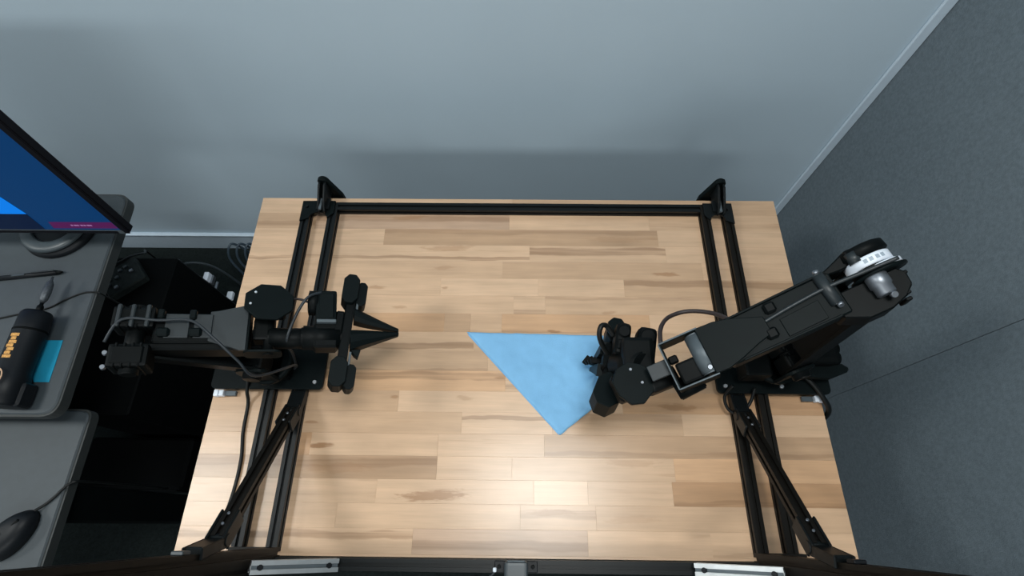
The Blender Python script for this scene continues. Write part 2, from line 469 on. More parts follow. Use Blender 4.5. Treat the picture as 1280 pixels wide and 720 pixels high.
# ------------------------------------------------------------------ the workbench
bench = thing('workbench', (0, 0.38, FL), 'maple butcher block workbench top of light and brown staves', 'workbench')
TH = 0.036
mb = MB().box((0, 0.381, -0.0025 - TH / 2), (1.216, 0.758, TH), 0.002)
mb.build('tabletop', 'wood_core', bench)
STAVES = [
    (0, -0.61, -0.012, 1.0, 0, -0.1, 0.12, 0.0, 0, 0, 0, 0),
    (0, -0.012, 0.61, 0.9, 0, 0, 0, 0, 0, 0, 0, 0),
    (1, -0.61, -0.472, 0.9, 0, 0.2, 0.3, 0.6, 0, 0, 0, 0),
    (1, -0.472, -0.018, 0.9, -1, -0.15, 0.25, 0.5, -0.256, -0.25, 0.077, 0.5),
    (1, -0.018, 0.308, 1.0, 0, 0, 0, 0, 0, 0, 0, 0),
    (1, 0.308, 0.61, 0.95, 0, 0.2, 0.2, 0.2, 0, 0, 0, 0),
    (2, -0.61, -0.307, 1.0, 0, -0.3, 0.15, 0.2, 0, 0, 0, 0),
    (2, -0.307, 0.324, 0.84, 0, -0.35, 0.22, 0.45, 0.228, 0.1, 0.123, 0.25),
    (2, 0.324, 0.61, 1.0, 0, 0, 0, 0, 0, 0, 0, 0),
    (3, -0.61, 0.029, 1.0, 0, 0.28, 0.16, 0.75, -0.157, -0.35, 0.108, 0.4),
    (3, 0.029, 0.338, 0.98, 0, -0.15, 0.38, 0.85, 0, 0, 0, 0),
    (3, 0.338, 0.61, 1.0, 0, 0, 0, 0, 0, 0, 0, 0),
    (4, -0.61, -0.032, 0.95, 0, 0, 0, 0, -0.163, -0.15, 0.046, 0.3),
    (4, -0.032, 0.415, 0.9, 0, 0, 0, 0, 0.333, 0.2, 0.052, 0.7),
    (4, 0.415, 0.61, 0.98, 0, 0, 0, 0, 0, 0, 0, 0),
    (5, -0.61, -0.167, 0.98, 0, 0, 0, 0, -0.31, 0.1, 0.046, 0.5),
    (5, -0.167, 0.048, 1.03, 0, 0, 0, 0, -0.158, 0, 0.012, 0.5),
    (5, 0.048, 0.237, 1.0, 0, 0, 0, 0, 0, 0, 0, 0),
    (5, 0.237, 0.61, 0.9, 0, -0.25, 0.3, 0.7, 0, 0, 0, 0),
    (6, -0.61, -0.006, 0.98, 0, 0, 0, 0, -0.253, 0.2, 0.031, 0.4),
    (6, -0.006, 0.063, 0.98, 0, 0.32, 0.2, 0.6, 0, 0, 0, 0),
    (6, 0.063, 0.484, 0.94, 0, -0.4, 0.12, 0.4, 0.199, 0.4, 0.031, 0.4),
    (6, 0.484, 0.61, 0.97, 0, 0, 0, 0, 0, 0, 0, 0),
    (7, -0.61, -0.154, 0.9, 1, 0, 0, 0, 0, 0, 0, 0),
    (7, -0.154, -0.098, 0.84, 0, 0, 0, 0, 0, 0, 0, 0),
    (7, -0.098, -0.031, 0.93, 0, 0, 0, 0, 0, 0, 0, 0),
    (7, -0.031, 0.285, 0.92, 1, 0.45, 0.12, 0.3, 0.08, 0.4, 0.025, 0.9),
    (7, 0.285, 0.61, 0.98, 0, 0, 0, 0, 0, 0, 0, 0),
    (8, -0.61, -0.089, 0.95, 0, 0.24, 0.26, 0.75, 0, 0, 0, 0),
    (8, -0.089, 0.61, 0.93, 0, 0, 0, 0, 0, 0, 0, 0),
    (9, -0.61, -0.058, 0.93, 0, 0.48, 0.1, 0.4, 0, 0, 0, 0),
    (9, -0.058, 0.61, 0.97, 0, 0, 0, 0, 0, 0, 0, 0),
    (10, -0.61, -0.021, 0.98, 1, -0.25, 0.3, 0.6, -0.032, -0.2, 0.022, 0.6),
    (10, -0.021, 0.009, 0.98, 0, 0.3, 0.2, 0.5, 0, 0, 0, 0),
    (10, 0.009, 0.22, 1.0, 0, 0, 0, 0, 0, 0, 0, 0),
    (10, 0.22, 0.61, 0.88, 0, 0, 0, 0, 0.334, 0, 0.092, 0.3),
    (11, -0.61, -0.235, 0.9, 0, 0, 0, 0, -0.244, -0.2, 0.015, 0.6),
    (11, -0.235, 0.129, 1.05, 0, 0, 0, 0, -0.103, -0.2, 0.034, 0.3),
    (11, 0.129, 0.213, 1.0, 0, 0, 0, 0, 0, 0, 0, 0),
    (11, 0.213, 0.61, 0.9, 1, 0.1, 0.2, 0.3, 0.325, 0.2, 0.077, 0.7),
    (12, -0.61, -0.106, 0.93, 0, 0, 0, 0, -0.401, 0.1, 0.025, 0.6),
    (12, -0.106, 0.072, 1.02, 0, -0.28, 0.14, 0.7, 0, 0, 0, 0),
    (12, 0.072, 0.328, 0.9, 0, -0.3, 0.3, 0.4, 0, 0, 0, 0),
    (12, 0.328, 0.61, 0.99, 0, 0, 0, 0, 0, 0, 0, 0),
    (13, -0.61, -0.422, 0.97, 0, 0, 0, 0, 0, 0, 0, 0),
    (13, -0.422, -0.397, 0.88, 1, 0, 0, 0, -0.37, 0.05, 0.046, 0.9),
    (13, -0.397, -0.15, 0.98, 0, 0, 0, 0, -0.378, 0.05, 0.052, 0.9),
    (13, -0.15, 0.056, 1.0, 0, 0, 0, 0, 0, 0, 0, 0),
    (13, 0.056, 0.61, 0.85, 0, 0.32, 0.16, 0.45, 0, 0, 0, 0),
    (14, -0.61, -0.149, 0.8, 0, -0.2, 0.3, 0.65, -0.341, 0.0, 0.138, 0.35),
    (14, -0.149, -0.006, 1.0, 0, 0, 0, 0, 0, 0, 0, 0),
    (14, -0.006, 0.302, 0.98, 0, 0, 0, 0, 0.222, -0.3, 0.092, 0.25),
    (14, 0.302, 0.61, 0.97, 1, 0, 0, 0, 0, 0, 0, 0),
    (15, -0.61, -0.259, 0.98, 0, 0, 0, 0, 0, 0, 0, 0),
    (15, -0.259, 0.035, 1.0, 0, 0, 0, 0, -0.152, 0.1, 0.123, 0.75),
    (15, 0.035, 0.136, 1.08, 0, 0, 0, 0, 0, 0, 0, 0),  # tone raised to carry the lamp glare on this stave
    (15, 0.136, 0.294, 0.99, 0, 0, 0, 0, 0, 0, 0, 0),
    (15, 0.294, 0.61, 0.82, 1, 0.4, 0.16, 0.6, 0.382, -0.1, 0.108, -0.8),
    (16, -0.61, -0.328, 0.98, 0, 0, 0, 0, 0, 0, 0, 0),
    (16, -0.328, 0.01, 1.0, 0, 0, 0, 0, 0, 0, 0, 0),
    (16, 0.01, 0.149, 0.96, 0, -0.1, 0.3, 0.5, 0.068, -0.15, 0.077, 0.5),
    (16, 0.149, 0.61, 0.95, 0, 0, 0, 0, 0.215, 0.1, 0.092, 0.2),
    (17, -0.61, -0.184, 1.0, 0, -0.22, 0.26, 0.7, 0, 0, 0, 0),
    (17, -0.184, 0.132, 0.9, -1, 0.1, 0.3, 0.55, 0, 0, 0, 0),
    (17, 0.132, 0.353, 1.0, 0, 0, 0, 0, 0, 0, 0, 0),
    (17, 0.353, 0.61, 0.99, 0, 0.4, 0.14, 0.35, 0, 0, 0, 0),
    (18, -0.61, 0.61, 1.0, 0, 0, 0, 0, 0, 0, 0, 0),
]
BASE = Vector((0.585, 0.392, 0.252))
PITCHY = 0.0421
for row, x0, x1, tone, warm, bp, bw, bs, kx, ky, kl, ks in STAVES:
    y1 = 0.762 - row * PITCHY
    y0 = max(0.0, y1 - PITCHY)
    lift = random.uniform(-0.00012, 0.00012)
    g = 0.00004
    cx, cy = (x0 + x1) / 2, (y0 + y1) / 2
    w, d = x1 - x0, y1 - y0
    mb = MB().box((cx, cy, -0.007 + lift), (w - 2 * g, d - 2 * g, 0.014), 0.00015)
    o = mb.build('stave', 'wood', bench)
    k = 1 + (tone - 1) * 1.5
    c = Vector((BASE.x * k, BASE.y * k ** 1.15, BASE.z * k ** 1.35))
    if warm > 0: c = Vector((c.x * 1.02, c.y * 0.94, c.z * 0.85))
    if warm < 0: c = Vector((c.x * 0.96, c.y * 0.98, c.z * 1.06))
    o.color = (c.x, c.y, c.z, 1)
    o['band_pos'] = float(bp * d)
    o['band_width'] = float(bw * d * 0.55)
    o['band_depth'] = float(bs)
    o['knot_x'] = float(kx - cx)
    o['knot_y'] = float(-ky * d)
    o['knot_len'] = float(kl * 0.5)
    o['knot_depth'] = float(ks)
for sx in (-1, 1):
    for yy in (0.06, 0.70):
        MB().box((sx * 0.55, yy, (FL - 0.04) / 2), (0.05, 0.05, -FL - 0.04), 0.004).build('leg', 'black_alu', bench)
MB().box((0, 0.38, -0.055), (1.10, 0.04, 0.03), 0.003).build('stretcher', 'black_alu', bench)

# ------------------------------------------------------------------ the aluminium frame bolted on the table
fr = thing('extrusion_frame', (0, 0.37, 0.0), 'black slotted aluminium frame bolted on the wooden tabletop', 'frame')
RX = (-0.4885, -0.4285, 0.4345, 0.4855)
RX = (-0.490, -0.4285, 0.4345, 0.4865)
for i, x in enumerate(RX):
    extrusion(MB(), (x, 0.014, 0.0105), (x, 0.737, 0.0105)).build('rail', 'black_alu' if i < 2 else 'bronze_alu', fr)
extrusion(MB(), (-0.418, 0.727, 0.0105), (0.424, 0.727, 0.0105)).build('rear_rail', 'black_alu', fr)
extrusion(MB(), (-0.418, -0.0112, 0.0105), (0.424, -0.0112, 0.0105)).build('front_rail', 'black_alu', fr)
for s, x in ((-1, -0.4285), (1, 0.4345)):
    extrusion(MB(), (x, -0.006, 0.0006), (x, -0.006, 1.30), 0.04, 0.02, up=(1, 0, 0)).build('post', 'bronze_alu', fr)
    # foot piece joining the two rails to the post
    extrusion(MB(), (x + s * 0.0101, 0.0035, 0.0105), (x + s * 0.075, 0.0035, 0.0105)).build('end_rail', 'bronze_alu', fr)
    # diagonal brace from the inner rail up to the post
    a, b_ = Vector((x, 0.248, 0.036)), Vector((x, 0.030, 0.205))
    extrusion(MB(), a, b_, up=(0, 0.7, 0.7)).build('brace', 'bronze_alu', fr)
    for p, q, hinge in ((a, Vector((x, 0.288, 0.022)), 0), (b_, Vector((x, 0.018, 0.262)), 1)):
        d = (b_ - a).normalized() * (1 if hinge == 0 else -1)
        mb = MB()
        n = Vector((0, 0.61, 0.79))
        for off in (-0.0125, 0.0125):
            F = frame(p + Vector((off, 0, 0)), d, n)
            mb.box((0.018, 0, 0.0), (0.050, 0.004, 0.026), 0.0015, M=F)
            mid = (p + q) / 2
            F2 = frame(mid + Vector((off, 0, 0)), (q - p), n)
            mb.box((0, 0, -0.003), ((q - p).length + 0.012, 0.004, 0.016), 0.0015, M=F2)
        F2 = frame((p + q) / 2, (q - p), n)
        mb.box((0, 0, 0.002), ((q - p).length, 0.025, 0.005), 0.0015, M=F2)
        mb.box(((q - p).length / 2, 0, -0.004), (0.006, 0.025, 0.014), 0.001, M=F2)
        mb.box((0, 0, -0.005), ((q - p).length, 0.022, 0.010), 0.001, M=F2)
        mb.cyl(p - Vector((0.016, 0, 0)), p + Vector((0.016, 0, 0)), 0.009, 16)
        br = mb.build('brace_bracket', 'black_alu', fr)
        for t in (0.018, 0.036):
            c = p + d * t + n * 0.0105
            bolt(c, n, 0.0026, br, m='horn', h=0.0025)
    # black joining plate at the rear end of the rail pair, its front edge cut to an arch
    xo, xi = (RX[0] - 0.010, RX[1] + 0.004) if s < 0 else (RX[3] + 0.010, RX[2] - 0.004)
    pl = [(xo, 0.738), (xi, 0.738), (xi, 0.706)]
    for k in range(9):
        t = k / 8
        ang = math.pi * t
        cxx = (RX[0] + RX[1]) / 2 if s < 0 else (RX[2] + RX[3]) / 2
        hw = 0.021 if s < 0 else 0.017
        pl.append((cxx - s * hw * math.cos(ang), 0.692 + 0.016 * math.sin(ang)))
    pl += [(xo, 0.684)]
    mb = MB().prism(pl, 0.0207, 0.0245)
    cpz = mb.build('corner_plate', 'arm_plate' if s < 0 else 'black_alu', fr)
    bolt((xo - s * 0.012, 0.722, 0.0245), (0, 0, 1), 0.0035, cpz, m='black_alu')
    # silver diagonal between the front rail and the post
    sx0 = -0.305 if s < 0 else 0.311
    p0, p1 = Vector((sx0, -0.0115, 0.0312)), Vector((x - s * 0.0105, -0.0115, 0.112))
    sil = extrusion(MB(), p0, p1, up=(0, 0, 1)).build('silver_diagonal', 'silver', fr, 'short bright silver extrusion')
    dd = (p1 - p0).normalized()
    F = frame(p0, dd)
    MB().box(((p1 - p0).length / 2, 0, 0.0078), ((p1 - p0).length - 0.002, 0.0052, 0.001), 0, M=F).build('slot_shade', 'arm_edge', sil, 'painted shade strip in the slot')  # grey strip stands in for the shade inside the groove
    for t in (0.016, (p1 - p0).length - 0.014):
        c = F @ Vector((t, 0, 0.0055))
        bolt(c, F.to_3x3() @ Vector((0, 0, 1)), 0.0052, sil, m='black_plastic', h=0.0065)
    # small end nut on the post
    mb = MB().box((x, 0.0165, 0.292), (0.016, 0.005, 0.018), 0.001)
    mb.build('slot_nut', 'base_grey' if s < 0 else 'black_plastic', fr)


# ------------------------------------------------------------------ clamps at the rear corners of the frame
def clamp(x, s, label):
    t = thing('edge_clamp', (x, 0.772, -0.03), label, 'clamp', 'clamps on the rear edge of the workbench')
    # rounded triangular back plate standing behind the table edge
    P = [(-0.030, -0.035), (0.030, -0.035), (0.030, -0.008)]
    for k in range(9):
        a = math.radians(20 + 140 * k / 8)
        P.append((0.0125 * math.cos(a), 0.047 + 0.0125 * math.sin(a)))
    P.append((-0.018, -0.008))
    P = [(s * -px, py) for px, py in P]
    F = Matrix(((1, 0, 0, x), (0, 0, -1, 0.780), (0, 1, 0, 0.006), (0, 0, 0, 1)))
    MB().prism(P, 0.0, 0.012, F, 0.002).build('back_plate', 'arm_plate', t)
    # two ribs running forward from the top of the plate over the table edge to the rails
    for off in (-0.0085, 0.0035):
        Q = [(0.768, 0.012), (0.768, 0.058), (0.758, 0.060), (0.722, 0.047), (0.703, 0.034), (0.703, 0.0247), (0.742, 0.0247), (0.748, 0.012)]
        G = Matrix(((0, 0, 1, x + off), (1, 0, 0, 0), (0, 1, 0, 0), (0, 0, 0, 1)))
        MB().prism(Q, 0, 0.005, G, 0.001).build('rib', 'black_alu', t)
    MB().box((x - 0.0005, 0.728, 0.0275), (0.030, 0.03, 0.005), 0.001).build('foot', 'black_alu', t)
    MB().box((x - 0.002, 0.720, 0.038), (0.006, 0.030, 0.006), 0.001).build('pivot_strip', 'arm_edge', t, 'grey pivot strip')
    return t


clamp(-0.4495, -1, 'black rounded clamp rising behind the table edge, on the monitor side')
clamp(0.4655, 1, 'black rounded clamp rising behind the table edge, nearest the grey fabric wall')

# ------------------------------------------------------------------ small camera on the front rail
wc = thing('depth_camera', (0.003, -0.015, 0.02), 'small dark grey camera clipped to the middle of the front rail', 'camera')
MB().box((0.003, -0.0185, 0.036), (0.040, 0.034, 0.030), 0.006, seg=3).build('housing', 'base_grey', wc)
MB().box((0.003, -0.0012, 0.0515), (0.030, 0.0025, 0.002), 0.0008).build('painted_highlight', 'arm_edge', wc, 'painted highlight along the top of the housing')  # highlight on the housing top, put in as a pale strip
for s in (-1, 1):
    tb = MB().box((0.003 + s * 0.028, -0.0112, 0.0235), (0.018, 0.018, 0.005), 0.001).build('mounting_tab', 'black_plastic', wc)
    bolt((0.003 + s * 0.029, -0.0112, 0.026), (0, 0, 1), 0.0035, tb, m='arm_black')
MB().box((-0.0335, -0.016, 0.0285), (0.006, 0.007, 0.005), 0.001).build('plug', 'white_plastic', wc, 'white plug')
MB().tube([(-0.034, -0.02, 0.028), (-0.045, -0.03, 0.026), (-0.060, -0.040, 0.015), (-0.075, -0.045, -0.02)], 0.0022).build('cable', 'grey_cable', wc)

# ------------------------------------------------------------------ robot arms
def arm_base(t, cx, cy, s, shoulder):
    """plate on the rails, waist and shoulder motors; s = +1 when the arm reaches towards +x"""
    w, d = 0.222, 0.092
    MB().prism([(cx + x, cy + y) for x, y in rrect(w, d, 0.010)], 0.0207, 0.0285, bev=0.001).build('base_plate', 'arm_plate', t)
    for px, py in ((-0.015, -0.032), (0.095, -0.032), (0.036, 0.004), (-0.095, 0.035), (0.095, 0.035)):
        bolt((cx + s * px, cy + py, 0.0285), (0, 0, 1), 0.0042, t, name='plate_screw')
    S = Vector(shoulder)
    MB().box((S.x, S.y, 0.047), (0.062, 0.050, 0.037), 0.004).box((S.x - s * 0.035, S.y, 0.043), (0.03, 0.036, 0.029), 0.003).build('waist_motor', 'arm_black', t)
    MB().lathe([(0.036, 0.0655), (0.044, 0.0665), (0.045, 0.076), (0.040, 0.079)], (S.x, S.y, 0), seg=36).build('turntable', 'arm_plate', t)
    return S


def motor(mb, F, c, size, ribs=0, axis=0):
    """servo motor: bevelled body, cover step and fins"""
    x, y, z = c
    a, b_, h = size
    mb.box(c, size, 0.004, M=F, seg=2)
    mb.box((x, y, z + h * 0.42), (a * 0.82, b_ * 0.82, h * 0.26), 0.003, M=F)
    for i in range(ribs):
        mb.box((x + (i - (ribs - 1) / 2) * a * 0.8 / max(ribs, 1), y, z), (a * 0.25 / ribs, b_ * 1.06, h * 1.06), 0.0008, M=F)
    return mb


def shoulder_and_upper_arm(t, S, E, axis):
    """two cheek plates with the paired shoulder motors, and the upper arm bar up to the elbow"""
    F = frame(S, axis)
    mb = MB()
    for y in (-0.036, 0.036):
        mb.prism(rrect(0.058, 0.075, 0.018), y - 0.003, y + 0.003, F @ Matrix(((1, 0, 0, 0), (0, 0, 1, 0), (0, 1, 0, -0.018), (0, 0, 0, 1))), 0.0008)
    mb.box((0, 0, -0.049), (0.056, 0.075, 0.006), 0.001, M=F)
    mb.build('shoulder_bracket', 'arm_plate', t)
    for y in (-0.017, 0.017):
        motor(MB(), F, (-0.006, y, -0.006), (0.052, 0.030, 0.044), 3).build('shoulder_motor', 'arm_black', t)
    MB().cyl((0, -0.050, 0), (0, 0.050, 0), 0.016, 24, M=F, bev=0.002).build('shoulder_shaft', 'arm_black', t)
    d = Vector(E) - S
    G = frame(S, d, axis)
    L = d.length
    mb = MB()
    for y in (-0.030, 0.030):
        mb.prism(rrect(L + 0.05, 0.046, 0.020, cx=L / 2), y - 0.0025, y + 0.0025, G @ Matrix(((1, 0, 0, 0), (0, 0, 1, 0), (0, 1, 0, 0), (0, 0, 0, 1))), 0.0008)
    mb.box((L / 2, 0, 0.014), (L * 0.62, 0.056, 0.004), 0.001, M=G).box((L / 2, 0, -0.014), (L * 0.62, 0.056, 0.004), 0.001, M=G)
    mb.build('upper_arm', 'arm_black', t)


def octagon(rx, ry):
    return [(rx * math.cos(math.radians(22.5 + 45 * k)) / 0.924, ry * math.sin(math.radians(22.5 + 45 * k)) / 0.924) for k in range(8)]


def end_block(mb, F, w, d, h):
    """chunky chamfered block at the end of a gripper rail, slotted on its front side"""
    c = w * 0.28
    c2 = c * 1.25
    P = [(-w / 2 + c, -d / 2), (w / 2 - c, -d / 2), (w / 2, -d / 2 + c2), (w / 2, d / 2 - c2), (w / 2 - c, d / 2), (-w / 2 + c, d / 2), (-w / 2, d / 2 - c2), (-w / 2, -d / 2 + c2)]
    mb.prism(P, -h / 2, h / 2, F, 0.0012)
    return mb


def finger(mb, F, base, tip, side, L, w0, w1, h0, h1):
    """tapering ribbed gripper finger from base to tip in F's xy plane; h is its height in z"""
    bx, by = base
    tx, ty = tip
    bm2 = bmesh.new()
    n = 7
    rings = []
    for i in range(n + 1):
        u = i / n
        x = bx + (tx - bx) * u
        inner = by * 0.18 * (1 - u) + ty * u
        yc = by + (ty - by) * (u ** 0.85)
        w = w0 + (w1 - w0) * u
        h = h0 + (h1 - h0) * u
        z = 0
        ring = [(x, yc - w / 2, z - h / 2), (x, yc + w / 2, z - h / 2), (x, yc + w / 2, z + h * 0.3), (x, yc + w * 0.2, z + h / 2), (x, yc - w * 0.2, z + h / 2), (x, yc - w / 2, z + h * 0.3)]
        rings.append([bm2.verts.new(p) for p in ring])
    for a, b_ in zip(rings, rings[1:]):
        for k in range(6):
            bm2.faces.new((a[k], a[(k + 1) % 6], b_[(k + 1) % 6], b_[k]))
    bm2.faces.new(rings[0][::-1]); bm2.faces.new(rings[-1])
    bmesh.ops.recalc_face_normals(bm2, faces=bm2.faces)
    mb._merge(bm2, F)
    return mb


def build_left_arm():
    t = thing('robot_arm', (-0.493, 0.338, 0.02), 'black robot arm folded back towards the desk, its pointed gripper hovering empty', 'robot arm', 'robot arms bolted to the frame')
    S = arm_base(t, -0.493, 0.339, 1, (-0.475, 0.335, 0.125))
    E = Vector((-0.584, 0.320, 0.28))
    T = Vector((-0.215, 0.367, 0.15))
    shoulder_and_upper_arm(t, S, E - Vector((0.01, 0, 0.035)), (1, 0, 0))
    F = frame(E, T - E)
    # elbow: two finned motors and the shaft across them
    motor(MB(), F, (-0.008, 0.020, -0.006), (0.056, 0.034, 0.044), 4).build('elbow_motor', 'arm_black', t)
    motor(MB(), F, (-0.008, -0.040, -0.012), (0.052, 0.036, 0.046), 4).build('elbow_motor', 'arm_black', t)
    mb = MB()
    for x in (-0.026, -0.008, 0.012):
        mb.box((x, 0.020, 0.018), (0.006, 0.036, 0.008), 0.0015, M=F)
    tag(mb.build('motor_fins', 'arm_grey', t, 'dull grey fins across the elbow motor'), kind='stuff')
    MB().cyl((-0.008, -0.066, -0.01), (-0.008, 0.046, -0.01), 0.013, 24, M=F, bev=0.002).build('elbow_shaft', 'arm_black', t)
    for px, py in ((-0.037, -0.036), (-0.036, -0.058)):
        bolt(F @ Vector((px, py, 0.004)), F.to_3x3() @ Vector((0, 0, 1)), 0.004, t, name='motor_screw', m='horn', h=0.006)
    # forearm channel with its lid
    mb = MB().box((0.085, 0.006, -0.012), (0.135, 0.050, 0.034), 0.003, M=F)
    mb.box((0.075, -0.022, -0.022), (0.150, 0.012, 0.040), 0.003, M=F)
    mb.build('forearm', 'arm_black', t)
    for x, l in ((0.050, 0.034), (0.086, 0.026)):
        MB().box((x, 0.008, 0.0068), (l, 0.040, 0.004), 0.001, M=F).build('forearm_lid', 'arm_grey', t)
    for x in (0.027, 0.071):
        k = MB().box((x, 0.026, 0.010), (0.010, 0.016, 0.010), 0.002, M=F).box((x + 0.006, -0.004, 0.011), (0.018, 0.014, 0.010), 0.003, M=F)
        k.build('cable_clip', 'arm_plate', t)
    # flare to the wrist fork
    P = [(0.094, 0.034), (0.106, 0.036), (0.142, 0.046), (0.150, 0.046), (0.150, -0.032), (0.140, -0.032), (0.106, -0.020), (0.094, -0.016)]
    MB().prism(P, 0.000, 0.006, F, 0.001).build('wrist_flare', 'arm_grey', t)
    mb = MB().box((0.150, 0.007, -0.014), (0.006, 0.080, 0.036), 0.001, M=F)
    for y in (0.045, -0.032):
        mb.prism(rrect(0.058, 0.036, 0.012, cx=0.174), y - 0.002, y + 0.002, F @ Matrix(((1, 0, 0, 0), (0, 0, 1, 0), (0, 1, 0, -0.014), (0, 0, 0, 1))), 0.0006)
    mb.build('wrist_fork', 'arm_plate', t)
    MB().box((0.170, 0.010, -0.020), (0.026, 0.040, 0.030), 0.004, M=F, seg=2).cyl((0.182, -0.036, -0.014), (0.182, 0.050, -0.014), 0.009, 20, M=F).build('wrist_motor', 'arm_black', t)
    # octagonal wrist camera mount plate, tilted
    O = F @ Matrix.Translation((0.181, 0.047, 0.022)) @ Matrix.Rotation(math.radians(-6), 4, 'X') @ Matrix.Rotation(math.radians(4), 4, 'Y')
    cm = MB().prism([(x, y) for x, y in octagon(0.037, 0.033)], -0.004, 0.002, O, 0.001).build('camera_mount', 'arm_plate', t, 'octagonal black plate on the wrist')
    MB().box((0.002, 0.0, -0.016), (0.050, 0.042, 0.024), 0.004, M=O).build('wrist_camera', 'arm_black', cm)
    for px, py in ((-0.022, 0.016), (-0.028, -0.006)):
        bolt(O @ Vector((px, py, 0.002)), O.to_3x3() @ Vector((0, 0, 1)), 0.0022, cm, h=0.0015)
    # wrist roll and gripper body
    MB().cyl((0.180, -0.004, -0.016), (0.262, -0.004, -0.016), 0.018, 24, M=F, bev=0.002).build('wrist_roll', 'arm_black', t)
    mb = MB().cyl((0.232, -0.004, -0.012), (0.298, -0.004, -0.012), 0.021, 24, M=F, bev=0.003)
    mb.box((0.272, -0.004, -0.012), (0.040, 0.046, 0.036), 0.004, M=F)
    mb.build('gripper_body', 'arm_black', t)
    motor(MB(), F, (0.271, 0.045, -0.004), (0.034, 0.060, 0.040), 0).build('gripper_motor', 'arm_plate', t)
    MB().box((0.272, 0.017, 0.012), (0.032, 0.006, 0.010), 0.001, M=F).build('motor_rim', 'arm_edge', t, 'grey rim on the gripper motor')
    MB().lathe([(0.012, -0.01), (0.022, -0.008), (0.022, 0.006), (0.016, 0.009)], F @ Vector((0.250, 0.058, -0.004)), F.to_3x3() @ Vector((1, 0, 0)), 24).build('motor_cap', 'arm_black', t)
    # finger rail across the gripper, end blocks, fingers
    R = F @ Matrix.Translation((0.309, 0.002, -0.004)) @ Matrix.Rotation(math.radians(-7), 4, 'Z')
    extr = MB().box((-0.004, 0, 0), (0.016, 0.170, 0.016), 0.002, M=R)
    extr.box((0.003, 0.0, 0.0085), (0.003, 0.150, 0.003), 0.0006, M=R)
    extr.build('finger_rail', 'arm_black', t)
    MB().box((0.0082, 0.046, 0.006), (0.004, 0.044, 0.009), 0.0008, M=R).build('rail_strip', 'arm_edge', t, 'pale strip along the finger rail')
    MB().box((0.0082, -0.052, 0.006), (0.004, 0.030, 0.009), 0.0008, M=R).build('rail_strip', 'arm_edge', t, 'pale strip along the finger rail')
    for y, d in ((0.079, 0.056), (-0.076, 0.052)):
        mb = end_block(MB(), R @ Matrix.Translation((-0.007, y, 0)), 0.028, d, 0.040)
        end_block(mb, R @ Matrix.Translation((0.013, y - 0.005, -0.006)), 0.018, d * 0.84, 0.034)
        mb.build('rail_end_block', 'arm_plate', t)
    MB().box((-0.018, 0.012, -0.004), (0.018, 0.050, 0.030), 0.004, M=R).build('rail_carriage', 'arm_black', t)
    G = F @ Matrix.Translation((0, 0, -0.004))
    finger(MB(), G, (0.318, 0.036), (0.396, 0.007), 1, 0, 0.026, 0.006, 0.030, 0.010).build('finger', 'arm_plate', t)
    mb = finger(MB(), G, (0.312, -0.014), (0.396, 0.000), -1, 0, 0.036, 0.006, 0.034, 0.010)
    mb.prism([(0.312, -0.030), (0.330, -0.030), (0.325, -0.046), (0.318, -0.040)], -0.008, 0.006, G, 0.001)
    mb.build('finger', 'arm_plate', t)
    # cable looped along the forearm down to the base, and another at the gripper
    cb = MB().tube([F @ Vector(p) for p in ((-0.040, -0.02, 0.010), (-0.020, 0.012, 0.022), (0.027, 0.012, 0.020), (0.071, 0.012, 0.020), (0.105, -0.016, 0.016), (0.140, -0.048, 0.0), (0.165, -0.065, -0.03))] + [Vector((-0.405, 0.285 + 0.03, 0.12)), Vector((-0.43, 0.325, 0.06))], 0.0023)
    cb.build('cable', 'grey_cable', t)
    MB().tube([F @ Vector((0.262, 0.070, 0.016)), F @ Vector((0.240, 0.058, 0.020)), F @ Vector((0.222, 0.026, 0.012)), F @ Vector((0.210, -0.014, -0.004)), (-0.408, 0.335, 0.13), (-0.432, 0.335, 0.05)], 0.0025).build('cable', 'grey_cable', t)
    MB().tube([F @ Vector((0.215, 0.060, 0.006)), F @ Vector((0.228, 0.062, 0.002)), F @ Vector((0.248, 0.055, 0.0))], 0.0022).build('cable', 'brown_cable', t)
    return t


